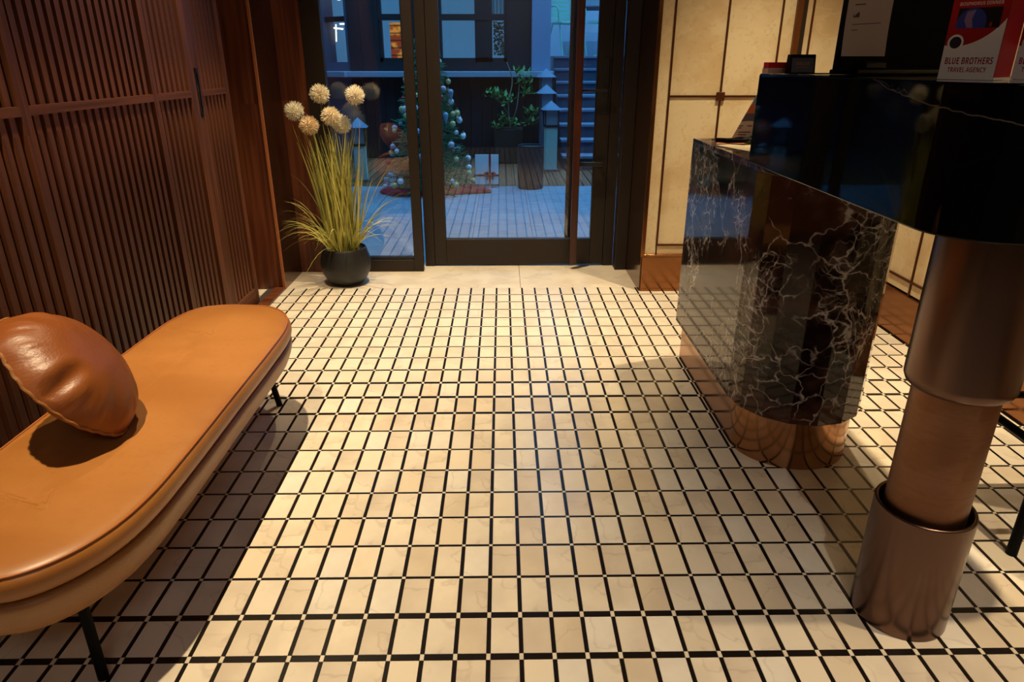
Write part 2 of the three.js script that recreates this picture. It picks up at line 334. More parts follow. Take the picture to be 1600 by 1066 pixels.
// ───────────────────────── glazed front: side window and door
{
  const w = sgroup('window_1'), za = -4.13, zb = -4.08, H = 2.36;
  mesh('frame_post', bx(-1.088, -0.98, 0, H, za, zb, false, 0.003), M.frame, w);
  mesh('frame_post', bx(-0.545, -0.488, 0, H, za, zb, false, 0.003), M.frame, w);
  mesh('bottom_rail', bx(-0.98, -0.545, 0, 0.075, za, zb, false, 0.003), M.frame, w);
  mesh('glazing_bead', bx(-0.98, -0.545, 0.082, 0.092, za + 0.008, zb - 0.004), M.frameDark, w);
  mesh('top_rail', bx(-0.98, -0.545, 2.28, H, za, zb), M.frame, w);
  mesh('pane', bx(-0.982, -0.543, 0.07, 2.3, -4.098, -4.094), M.glass, w); mesh('pane', bx(-0.982, -0.543, 0.07, 2.3, -4.118, -4.114), M.glass, w);
  const t1 = sgroup('trim_4');
  mesh('frame_post', bx(-0.488, -0.43, 0, H, -4.29, -4.2, false, 0.003), M.frame, t1);
  mesh('frame_post', bx(0.634, 0.695, 0, H, -4.29, -4.2, false, 0.003), M.frame, t1);
  mesh('frame_post', bx(0.695, 0.766, 0, H, -4.2, -4.1, false, 0.003), M.frame, t1);
  mesh('frame_head', bx(-0.488, 0.766, 2.3, 2.38, -4.29, -4.2), M.frame, t1);
  const d = sgroup('door_1');
  mesh('door_stile', bx(-0.428, -0.354, 0.01, 2.3, -4.25, -4.203, false, 0.003), M.frame, d);
  mesh('door_stile', bx(0.548, 0.632, 0.01, 2.3, -4.25, -4.203, false, 0.003), M.frame, d);
  mesh('bottom_rail', bx(-0.354, 0.548, 0.01, 0.172, -4.25, -4.203, false, 0.003), M.frame, d);
  mesh('top_rail', bx(-0.354, 0.548, 2.2, 2.3, -4.25, -4.203), M.frame, d);
  mesh('pane', bx(-0.357, 0.551, 0.168, 2.21, -4.219, -4.215), M.glass, d); mesh('pane', bx(-0.357, 0.551, 0.168, 2.21, -4.239, -4.235), M.glass, d);
  mesh('pull_handle', bx(0.416, 0.458, 0.03, 2.1, -4.14, -4.118, false, 0.003), MS({ map: T.woodRed, color: 0xb09080, roughness: 0.35 }), d, 'long flat red-brown wooden pull handle');
  mesh('pull_handle', bx(0.396, 0.438, 0.1, 2.1, -4.33, -4.305, false, 0.003), M.frame, d, 'dark outer pull handle');
  for (const y of [0.637, 1.75]) { const b = mesh('handle_bracket', merge([bx(0.43, 0.6, y - 0.012, y + 0.012, -4.165, -4.14, false, 0.004), bx(0.575, 0.6, y - 0.012, y + 0.012, -4.203, -4.15)]), M.frameDark, d); }
  mesh('lock_plate', bx(0.578, 0.618, 0.925, 1.225, -4.203, -4.196, false, 0.003), M.frameDark, d, 'tall black lock plate');
  mesh('lever_handle', merge([bx(0.46, 0.61, 1.042, 1.056, -4.165, -4.15, false, 0.004), bar([0.598, 1.049, -4.2], [0.598, 1.049, -4.155], 0.009)]), M.frameDark, d, 'black lever handle');
}

// ───────────────────────── slatted sliding screens on the left
function screen(z0, z1, stileA, stileB, label, pull) {         // z0 near camera, z1 far; stile widths at either end
  const t = thing('slatted_screen', label, 'screen', [-1.306, 0.012, z0], 0);
  const L = z0 - z1, D = 0.042, H = CEIL - 0.03;
  const sg = (a, b, y0, y1, dd, set) => bx(-dd, -set, y0, y1, -b, -a);
  mesh('stile', sg(0, stileA, 0, H, D, 0), M.wood, t); mesh('stile', sg(L - stileB, L, 0, H, D, 0), M.wood, t);
  for (const [a, b] of [[0, 0.083], [1.05, 1.076], [H - 0.09, H]]) mesh('rail', bx(-D, 0, a, b, -(L - stileB), -stileA, true), M.wood, t);
  const n = Math.round((L - stileA - stileB - 0.02) / 0.0447), pitch = (L - stileA - stileB - 0.02) / n;
  const g1 = bx(-D + 0.006, -0.007, 0.083, 1.05, -0.0125, 0.0125), g2 = bx(-D + 0.006, -0.007, 1.076, H - 0.09, -0.0125, 0.0125);
  for (let i = 0; i < n; i++) {
    const z = -(stileA + 0.02 + pitch * i + (pitch - 0.02) / 2);
    const a = mesh('slat', g1, M.wood, t); a.position.z = z; const b = mesh('slat', g2, M.wood, t); b.position.z = z;
  }
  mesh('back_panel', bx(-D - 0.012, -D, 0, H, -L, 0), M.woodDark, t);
  if (pull) {
    const zz = -(z0 - pull), f = mesh('pull_plate', merge([bx(-0.002, 0.003, 0.965, 0.985, zz - 0.014, zz + 0.014), bx(-0.002, 0.003, 1.145, 1.165, zz - 0.014, zz + 0.014), bx(-0.002, 0.003, 0.965, 1.165, zz - 0.014, zz - 0.010), bx(-0.002, 0.003, 0.965, 1.165, zz + 0.010, zz + 0.014)]), M.darkMetal, t, 'black metal pull plate');
    mesh('pull_recess', bx(-0.0, 0.001, 0.985, 1.145, zz - 0.010, zz + 0.010), M.blackGloss, f, 'black recess of the pull');
  }
}
screen(-0.46, -1.222, 0.02, 0.02, 'brown slatted wood screen nearest the camera, behind the near end of the bench');
screen(-1.222, -1.988, 0.02, 0.02, 'brown slatted wood screen at the left edge, behind the round leather cushion');
screen(-1.988, -2.754, 0.02, 0.02, 'wide brown slatted wood screen behind the far half of the bench');
screen(-2.754, -3.127, 0.02, 0.059, 'narrow slatted wood screen without a pull, just left of the one with the black pull');
screen(-3.127, -3.497, 0.058, 0.045, 'narrow slatted wood screen with a black recessed pull, nearest the glass door', -3.147);

// ───────────────────────── leather bench
{
  const t = thing('bench', 'long tan leather bench with rounded ends and thin black legs along the slatted screens', 'bench', [-0.962, 0, -1.69]);
  const CREASES = [[0.01, -0.416], [0.044, 0.525]];
  const half = [[0.238, 0], [0.238, -0.3], [0.232, -0.48], [0.211, -0.585], [0.165, -0.672], [0.098, -0.728], [0.015, -0.745], [-0.08, -0.746], [-0.162, -0.712], [-0.212, -0.6], [-0.2275, -0.36]];
  const o = spline2([...half, [-0.2275, 0], ...half.slice(1).reverse().map(([x, z]) => [x, -z])], 180);
  const spine = p => [0, cl(p[1], -0.5, 0.5)];
  const base = [{ in: 0.12, y: 0.198 }, { in: 0.07, y: 0.201 }, { in: 0.045, y: 0.207 }, { in: 0.03, y: 0.217 }, { in: 0.02, y: 0.231 }, { in: 0.012, y: 0.25 }, { in: 0.006, y: 0.27 }, { in: 0.004, y: 0.285 }, { in: 0.006, y: 0.293 }, { in: 0.012, y: 0.298 }, { in: 0.05, y: 0.3 }];
  mesh('base', loft(o, base, spine), M.leatherBase, t, 'lower upholstered shell curving in under the seat');
  const seat = [{ in: 0.06, y: 0.3 }, { in: 0.02, y: 0.301 }, { in: 0.01, y: 0.306 }, { in: 0.003, y: 0.315 }, { in: 0.0, y: 0.328 }, { in: 0.001, y: 0.34 }, { in: 0.005, y: 0.35 }, { in: 0.012, y: 0.3575 }, { in: 0.022, y: 0.3625 }, { in: 0.04, y: 0.366 }, { in: 0.075, y: 0.3685 }, { in: 0.12, y: 0.37 }, { in: 0.17, y: 0.3708 }, { in: 0.21, y: 0.371 }];
  // planar uv so that the hide runs over the whole seat; soft unevenness of the stuffing
  const sg = loft(o, seat, spine); const p = sg.attributes.position, uv = sg.attributes.uv;
  for (let i = 0; i < p.count; i++) { const x = p.getX(i), z = p.getZ(i), y = p.getY(i); uv.setXY(i, x + (y - 0.365) * 0.8, z); if (y > 0.364) p.setY(i, y + 0.0022 * (fbm((x + 1) * 5, (z + 2) * 5, 64, 3) - 0.5)); }
  sg.computeVertexNormals();
  const crease = document.createElement('canvas'); crease.width = 512; crease.height = 1024;
  const c2 = crease.getContext('2d'); c2.fillStyle = '#808080'; c2.fillRect(0, 0, 512, 1024);
  // grain of the hide plus three pinched creases (metres from the seat centre)
  for (let i = 0; i < 26000; i++) { const q = Math.floor(rr(96, 160)); c2.fillStyle = `rgba(${q},${q},${q},0.15)`; c2.fillRect(rnd() * 512, rnd() * 1024, rr(1, 3), rr(1, 3)); }
  const PX = (x, z) => [(x + 0.3) / 0.6 * 512, (1 - (z + 0.9) / 1.8) * 1024];
  const stroke = (pts, w, col) => { c2.strokeStyle = col; c2.lineWidth = w; c2.lineCap = 'round'; c2.beginPath(); pts.forEach((q, i) => { const [a, b] = PX(...q); i ? c2.lineTo(a, b) : c2.moveTo(a, b); }); c2.stroke(); };
  for (const [x, z] of CREASES) {
    stroke([[x - 0.15, z - 0.055], [x - 0.07, z - 0.022], [x, z]], 5, '#ffffff'); stroke([[x, z], [x - 0.02, z - 0.05]], 4.5, '#f4f4f4'); stroke([[x - 0.13, z - 0.036], [x - 0.002, z + 0.012]], 4, '#101010');
    for (let i = 0; i < 6; i++) { const a = rr(-0.06, 0.06), b = rr(0.02, 0.1); stroke([[x - b, z + a], [x - b - rr(0.05, 0.1), z + a - rr(-0.02, 0.08)]], 2.5, i % 2 ? '#9a9a9a' : '#686868'); }
  }
  const ct = new THREE.CanvasTexture(crease); ct.repeat.set(1 / 0.6, 1 / 1.8); ct.offset.set(0.5, 0.5);
  const m = MP({ map: T.leather, roughness: 0.4, bumpMap: ct, bumpScale: 0.0026 });
  const s = mesh('seat_cushion', sg, m, t, 'tan leather seat pad with a rounded edge');
  const pip = o.map(q => { const c = spine(q), d = Math.hypot(q[0] - c[0], q[1] - c[1]), k = 0.0115 / d; return [q[0] + (c[0] - q[0]) * k, 0.3592, q[1] + (c[1] - q[1]) * k]; });
  mesh('piping', tube(pip.filter((_, i) => i % 2 === 0), 0.0026, 240, 6, true), MP({ map: T.leather, color: 0xffe0c0, roughness: 0.5 }), s, 'stitched seam round the top edge');
  for (const [x, z, dx, dz] of [[0.095, -0.585, 0.022, -0.03], [0.095, 0.585, 0.022, 0.03], [-0.13, -0.585, -0.022, -0.03], [-0.13, 0.585, -0.022, 0.03]]) {
    mesh('leg', merge([bar([x, 0.21, z], [x + dx, 0.004, z + dz], 0.011, 0.011, 16), bar([x + dx, 0, z + dz], [x + dx, 0.006, z + dz], 0.011, 0.011, 16)]), M.black, t);
  }
}
// round leather cushion leaning on the bench
{
  const az = 1.902, el = 0.62, R = 0.177, TH = 0.1;
  const t = thing('round_cushion', 'puffy round tan leather cushion with a puckered seam, on the bench', 'cushion', [-1.027, 0.514, -1.475]);
  const n = V(Math.cos(el) * Math.sin(az), Math.sin(el), Math.cos(el) * Math.cos(az)); t.quaternion.setFromUnitVectors(V(0, 0, 1), n);
  const A = 220, B = 30, pos = [], uv = [], idx = [];
  const pinch = [[2.35, 0.16, 0.4], [3.85, 0.13, 1.0], [4.75, 0.12, 0.25], [5.6, 0.1, 0.15]];
  for (const side of [1, -1]) {
    const off = pos.length / 3;
    for (let j = 0; j <= B; j++) for (let i = 0; i <= A; i++) {
      const a = i / A * Math.PI * 2, q = j / B, r = R * (1 - Math.pow(1 - q, 1.15));
      const k = r / R; let z = TH * Math.pow(Math.max(0, 1 - Math.pow(k, 2.6)), 0.62);
      const edge = Math.pow(k, 3) * (1 - k) * 4;
      z += edge * 0.003 * (fbm(i % A / A * 26, 0.5 + q, 26, 2) - 0.5) * 2 + 0.006 * sst(0.72, 0.9, k) * (1 - sst(0.96, 1, k)) * (fbm(i % A / A * 44, q * 2, 44, 2) - 0.5) * 2 * side * (side > 0 ? 1 : -1);
      for (const [pa, w, s] of pinch) { let d = Math.abs(a - pa); d = Math.min(d, 2 * Math.PI - d); z -= s * 0.017 * Math.exp(-d * d / (w * w)) * sst(0.45, 0.9, k) * (1 - sst(0.95, 1, k)); z += s * 0.006 * Math.exp(-Math.pow((d - w * 2) / w, 2)) * sst(0.45, 0.88, k) * (1 - sst(0.92, 1, k)); }
      z += 0.005 * (fbm((Math.cos(a) * k + 2) * 3, (Math.sin(a) * k + 2) * 3, 64, 3) - 0.5) * (1 - k);
      const wob = 1 + 0.012 * Math.sin(a * 5 + 1) * k + 0.01 * Math.sin(a * 9) * k;
      pos.push(r * wob * Math.cos(a), r * wob * Math.sin(a), side * Math.max(side > 0 ? z : z * 0.38, 0.003)); uv.push(r * Math.cos(a) + side * 0.3, r * Math.sin(a));
    }
    for (let j = 0; j < B; j++) for (let i = 0; i < A; i++) { const a = off + j * (A + 1) + i, b = a + 1, c = a + A + 1, d = c + 1; side > 0 ? idx.push(a, c, b, b, c, d) : idx.push(a, b, c, b, d, c); }
  }
  const g = new THREE.BufferGeometry(); g.setAttribute('position', new THREE.Float32BufferAttribute(pos, 3)); g.setAttribute('uv', new THREE.Float32BufferAttribute(uv, 2)); g.setIndex(idx); g.computeVertexNormals();
  mesh('cover', g, MP({ map: T.leather, color: 0xcdb09a, roughness: 0.42, bumpMap: T.grain, bumpScale: 0.0004 }), t);
  const e = []; for (let i = 0; i < 120; i++) { const a = i / 120 * Math.PI * 2, w = 1 + 0.012 * Math.sin(a * 5 + 1) + 0.01 * Math.sin(a * 9); e.push([R * w * 1.006 * Math.cos(a), R * w * 1.006 * Math.sin(a), 0.0015 * Math.sin(i * 1.7)]); }
  mesh('seam', tube(e, 0.0042, 360, 6, true), M.leather, t, 'puckered seam around the cushion');
}

// ───────────────────────── potted grass
{
  const t = thing('potted_grass', 'tall yellow-green ornamental grass with cream pompom heads in a round black pot', 'plant', [-0.912, 0, -3.86]);
  const pot = lathe([[0, 0], [0.078, 0], [0.092, 0.006], [0.118, 0.038], [0.138, 0.082], [0.144, 0.118], [0.139, 0.158], [0.126, 0.2], [0.122, 0.214], [0.117, 0.216], [0.113, 0.212], [0.113, 0.18], [0, 0.175]], 72);
  mesh('pot', pot, MS({ color: 0x1c1b1c, roughness: 0.5 }), t);
  const so = new THREE.CircleGeometry(0.112, 40); so.rotateX(-Math.PI / 2); const sp = so.attributes.position; for (let i = 0; i < sp.count; i++) sp.setY(i, 0.187 + 0.012 * fbm(sp.getX(i) * 30 + 9, sp.getZ(i) * 30 + 9, 64, 2)); so.computeVertexNormals();
  mesh('soil', so, MS({ color: 0x1a120c, roughness: 1 }), t);
  const blade = (bx0, bz0, a, lean, L, droop, w) => {
    const n = 9, pos = [], idx = [], dx = Math.cos(a), dz = Math.sin(a), tw = rr(0, Math.PI), nx = Math.cos(tw), nz = Math.sin(tw);
    const full = L * (Math.sin(lean) + droop * 0.75), fit = Math.min(1, dx < -0.05 ? (0.295 + bx0) / (-dx * full) : 1, dz < -0.05 ? (0.19 + bz0) / (-dz * full) : 1);   // stay clear of the wall and the glass
    for (let i = 0; i <= n; i++) {
      const s = i / n, hgt = 0.19 + L * (s * Math.cos(lean * 0.9) - droop * s * s * s), out = fit * L * (Math.sin(lean) * s + droop * 0.75 * s * s);
      const ww = w * (1 - Math.pow(s, 2.2)) * (0.7 + 0.3 * Math.min(1, s * 5)) + 0.0004;
      const x = bx0 + dx * out, z = bz0 + dz * out;
      pos.push(x - nx * ww, hgt, z - nz * ww, x, hgt + ww * 0.35, z, x + nx * ww, hgt, z + nz * ww);
      if (i < n) { const k = i * 3; idx.push(k, k + 3, k + 1, k + 1, k + 3, k + 4, k + 1, k + 4, k + 2, k + 2, k + 4, k + 5); }
    }
    const g = new THREE.BufferGeometry(); g.setAttribute('position', new THREE.Float32BufferAttribute(pos, 3)); g.setAttribute('uv', new THREE.Float32BufferAttribute(new Float32Array(pos.length / 3 * 2), 2)); g.setIndex(idx); g.computeVertexNormals(); return g.toNonIndexed();
  };
  const cols = [0xb8b058, 0xa09c48, 0xc6bc66, 0x8c8a3e], sets = [[], [], [], []];
  const add = g => sets[Math.floor(rnd() * 4)].push(g);
  for (let i = 0; i < 230; i++) { const a = rr(0, 6.283), r = Math.sqrt(rnd()) * 0.085; add(blade(Math.cos(a) * r, Math.sin(a) * r * 0.7, i % 3 ? (i % 2 ? rr(-0.5, 0.7) : Math.PI + rr(-0.7, 0.5)) : rr(0, 3.14), rr(0.02, 0.21), rr(0.42, 0.76), rr(0, 0.1), rr(0.0032, 0.0058))); }
  for (let i = 0; i < 60; i++) { const a = rr(0, 6.283), r = 0.05 + rnd() * 0.04; const q = Math.sin(a) < -0.3 ? -a : a; add(blade(Math.cos(q) * r, Math.sin(q) * r, q, rr(0.3, 0.6), rr(0.22, 0.48), rr(0.25, 0.6), rr(0.0022, 0.004))); }
  for (const [a, le, L, d] of [[3.3, 0.75, 0.42, 0.35], [3.0, 0.6, 0.52, 0.3], [0.1, 0.55, 0.5, 0.18], [0.25, 0.7, 0.36, 0.35], [2.6, 0.8, 0.3, 0.6], [0.5, 0.75, 0.34, 0.5], [1.9, 0.9, 0.26, 0.95], [3.5, 0.42, 0.62, 0.25], [0.0, 0.35, 0.62, 0.12]]) add(blade(Math.cos(a) * 0.05, Math.sin(a) * 0.05, a, le, L, d, 0.0036));
  sets.forEach((s, i) => { const m = mesh('grass_blades', merge(s), MP({ color: cols[i], roughness: 0.55, side: THREE.DoubleSide }), t); m.userData.kind = 'stuff'; });
  const heads = [[-1.119, 0.955], [-0.971, 1.043], [-0.782, 1.037], [-1.037, 0.885], [-0.915, 0.932], [-0.875, 0.886]];
  heads.forEach(([hx, hy], i) => {
    const c = [hx + 0.912, hy, i === 5 ? -0.05 : -0.03 + 0.012 * i], spikes = [];
    const core = new THREE.SphereGeometry(0.034, 20, 14).toNonIndexed(); core.translate(...c); spikes.push(core);
    for (let k = 0; k < 340; k++) {
      const y = 1 - 2 * (k + 0.5) / 340, ph = k * 2.39996, q = Math.sqrt(1 - y * y), d = V(Math.cos(ph) * q + rr(-0.08, 0.08), y + rr(-0.08, 0.08), Math.sin(ph) * q + rr(-0.08, 0.08)).normalize();
      const L = rr(0.046, 0.058), b = V(...c).addScaledVector(d, 0.028), e = V(...c).addScaledVector(d, L);
      spikes.push(bar([b.x, b.y, b.z], [e.x, e.y, e.z], 0.0034, 0.0007, 4));
    }
    const h = mesh('flower_head', merge(spikes), MP({ color: [0xf2ead2, 0xf0e4c8, 0xf2e6ce, 0xecd2ac, 0xecdcbc, 0xf2ead6][i], roughness: 0.85 }), t, 'cream pompom flower head');
    const bxx = rr(-0.04, 0.04);
    mesh('stem', tube([[bxx, 0.19, 0.0], [bxx + (c[0] - bxx) * 0.35, 0.19 + (c[1] - 0.19) * 0.45, 0.0], [bxx + (c[0] - bxx) * 0.7, 0.19 + (c[1] - 0.19) * 0.75, c[2] * 0.6], c], 0.0018, 24, 6), MS({ color: 0x6a6830, roughness: 0.6 }), t);
  });
}

// ───────────────────────── reception desk
{
  const t = thing('reception_desk', 'reception desk with thick black stone counter, veined dark marble pedestal and stepped bronze column', 'desk', [0, 0, 0]);
  // counter block
  const X0 = 0.735, X1 = 1.34, Z0 = -2.08, Z1 = -1.083, R = 0.12, o = [];
  const arc = (cx, cz, r, a0, a1, n) => { for (let i = 0; i <= n; i++) { const a = a0 + (a1 - a0) * i / n; o.push([cx + r * Math.cos(a), cz + r * Math.sin(a)]); } };
  o.push([X0, Z0]); for (let i = 1; i < 8; i++) o.push([X0, Z0 + (Z1 - R - Z0) * i / 8]);
  arc(X0 + R, Z1 - R, R, Math.PI, Math.PI / 2, 20); arc(X1 - R, Z1 - R, R, Math.PI / 2, 0, 12); o.push([X1, Z0]);
  const cp = V(1.0, 0, -1.6), sp = q => { const a = Math.abs(q[0] - cp.x), b = Math.abs(q[1] - cp.z); return [cp.x + Math.sign(q[0] - cp.x) * Math.max(0, a - 0.14), cp.z + Math.sign(q[1] - cp.z) * Math.max(0, b - 0.14)]; };
  const cv = document.createElement('canvas'); cv.width = 2048; cv.height = 256; const c = cv.getContext('2d');
  c.fillStyle = '#060607'; c.fillRect(0, 0, 2048, 256);
  const P = (u, v) => [u / 2.4 * 2048, (1 - v / 0.3) * 256];   // metres along the outline, height above the underside
  const vein = (pts, w, col) => { c.strokeStyle = col; c.lineWidth = w; c.lineJoin = 'round'; c.beginPath(); pts.forEach((q, i) => { const [a, b] = P(...q); i ? c.lineTo(a, b) : c.moveTo(a, b); }); c.stroke(); };
  const jag = (pts, w, col, amp) => { const f = []; for (let i = 0; i < pts.length - 1; i++) for (let k = 0; k < 10; k++) { const s = k / 10; f.push([pts[i][0] + (pts[i + 1][0] - pts[i][0]) * s + rr(-amp, amp), pts[i][1] + (pts[i + 1][1] - pts[i][1]) * s + rr(-amp, amp)]); } f.push(pts[pts.length - 1]); vein(f, w, col); };
  jag([[0.63, 0.252], [0.70, 0.232], [0.82, 0.214], [0.92, 0.204], [1.0, 0.19], [1.07, 0.176], [1.2, 0.15], [1.4, 0.1]], 1.5, '#6a625a', 0.0016);
  jag([[0.62, 0.25], [0.72, 0.235], [0.8, 0.22]], 3.2, 'rgba(120,112,105,0.28)', 0.005);
  jag([[0.8, 0.215], [0.78, 0.16], [0.79, 0.12]], 2, 'rgba(90,80,72,0.22)', 0.005);
  for (let i = 0; i < 14; i++) { const u = rr(0, 2.3), v = rr(0, 0.3); jag([[u, v], [u + rr(0.05, 0.14), v + rr(-0.06, 0.06)]], 1.2, `rgba(96,88,82,${rr(0.05, 0.16).toFixed(2)})`, 0.004); }
  const ct = new THREE.CanvasTexture(cv); ct.colorSpace = THREE.SRGBColorSpace; ct.wrapS = ct.wrapT = THREE.RepeatWrapping; ct.repeat.set(1 / 2.4, 1 / 0.3);
  const blk = loft(o, [{ in: 0.004, y: 0.922, v: 0 }, { in: 0, y: 0.926, v: 0.004 }, { in: 0, y: 1.166, v: 0.244 }, { in: 0.004, y: 1.17, v: 0.25 }], sp);
  mesh('counter_block', toFlat(blk), MP({ map: ct, roughness: 0.04, ior: 1.5, specularIntensity: 0.25 }), t, 'thick glossy black stone counter with a pale vein');
  // pedestal
  const ped = new THREE.Group(); ped.name = 'pedestal'; t.add(ped); ped.userData.label = 'dark red-brown marble pedestal with white veins';
  const cx = 0.957, cz = -2.03, r = 0.212, y0 = 0.17, y1 = 0.905, zf = -2.751;
  const path = [[cx - r, zf]]; const NF = 8; for (let i = 0; i <= NF; i++) { const a = Math.PI - Math.PI * i / NF; path.push([cx + r * Math.cos(a), cz + r * Math.sin(a)]); } path.push([cx + r, zf]); path.push([cx - r, zf]);
  let s = 0;
  for (let i = 0; i < path.length - 1; i++) {
    const [ax, azz] = path[i], [bx1, bz] = path[i + 1], L = Math.hypot(bx1 - ax, bz - azz), tt = 0.02;
    const g = new RoundedBoxGeometry(L + 0.0006, y1 - y0, tt, 2, 0.0012); const p = g.attributes.position, uv = g.attributes.uv;
    for (let k = 0; k < p.count; k++) uv.setXY(k, s + p.getX(k) + L / 2, p.getY(k) + 0.4);
    g.translate(0, 0, -tt / 2); g.rotateY(-Math.atan2(bz - azz, bx1 - ax)); g.translate((ax + bx1) / 2, (y0 + y1) / 2, (azz + bz) / 2);
    mesh('marble_panel', g, M.marble, ped); s += L;
  }
  const out2 = path.slice(0, -1), spn = q => [cx, cl(q[1], zf + 0.2, cz)];
  mesh('marble_top', metreUV(loft(out2, [{ in: 0.002, y: 0.905 }, { in: 0, y: 0.907 }, { in: 0, y: 0.923 }, { in: 0.002, y: 0.925 }], spn)), M.marble, ped);
  mesh('pedestal_core', loft(out2, [{ in: 0.03, y: 0.165 }, { in: 0.03, y: 0.906 }], spn), M.black, ped, 'plain black underside');
  const pl = []; pl.push([cx - 0.19, zf + 0.03]); for (let i = 0; i <= 40; i++) { const a = Math.PI - Math.PI * i / 40; pl.push([cx + 0.19 * Math.cos(a), cz + 0.19 * Math.sin(a)]); } pl.push([cx + 0.19, zf + 0.03]);
  mesh('plinth', loft(pl, [{ in: 0, y: 0 }, { in: 0, y: 0.17 }], spn), M.copperShine, ped, 'polished copper plinth');
  // stepped column
  const col = new THREE.Group(); col.name = 'column'; t.add(col); col.userData.label = 'stepped round bronze column';
  const at = g => { g.translate(0.928, 0, -1.244); return g; };
  mesh('column_foot', at(lathe([[0, 0], [0.098, 0], [0.1005, 0.003], [0.1005, 0.296], [0.099, 0.3], [0.094, 0.3], [0.0905, 0.297], [0.0905, 0.262], [0.08, 0.262]], 96)), M.bronzeDark, col);
  mesh('column_shaft', at(lathe([[0.0811, 0.255], [0.0811, 0.6]], 96)), M.bronze, col);
  mesh('column_head', at(lathe([[0.081, 0.586], [0.09, 0.5865], [0.097, 0.592], [0.101, 0.602], [0.1014, 0.61], [0.1014, 0.922]], 96)), M.bronzeDark, col);
}
function toFlat(g) { g = g.toNonIndexed(); // keep the curved side smooth, the caps crisp
  const p = g.attributes.position, n = g.attributes.normal; const a = V(), b = V(), c = V();
  for (let i = 0; i < p.count; i += 3) { a.fromBufferAttribute(p, i); b.fromBufferAttribute(p, i + 1); c.fromBufferAttribute(p, i + 2); const f = b.clone().sub(a).cross(c.clone().sub(a)).normalize(); for (let k = 0; k < 3; k++) { if (Math.abs(f.y) > 0.9) n.setXYZ(i + k, f.x, f.y, f.z); else if (Math.abs(f.y) < 0.1) { const q = V(n.getX(i + k), 0, n.getZ(i + k)); if (q.length() < 0.3 || q.normalize().dot(f) < 0.93) n.setXYZ(i + k, f.x, f.y, f.z); else n.setXYZ(i + k, q.x, 0, q.z); } } }
  return g; }

// bar stool behind the column
{
  const t = thing('bar_stool', 'black metal bar stool behind the bronze column, only a leg and a footrest in view', 'stool', [1.53, 0, -1.61]);
  for (const [a, b] of [[-1, 1], [1, 1], [-1, -1], [1, -1]]) mesh('leg', bar([0.195 * a, 0, 0.175 * b], [0.15 * a, 0.7, 0.13 * b], 0.0135, 0.0135, 20), M.black, t);
  for (const s of [-1, 1]) { mesh('footrest', bar([0.178 * s, 0.3, -0.157], [0.178 * s, 0.3, 0.157], 0.011, 0.011, 14), M.black, t); mesh('footrest', bar([-0.178, 0.3, 0.157 * s], [0.178, 0.3, 0.157 * s], 0.011, 0.011, 14), M.black, t); }
  mesh('seat', new THREE.CylinderGeometry(0.19, 0.185, 0.05, 40).translate(0, 0.72, 0), M.black, t);
}
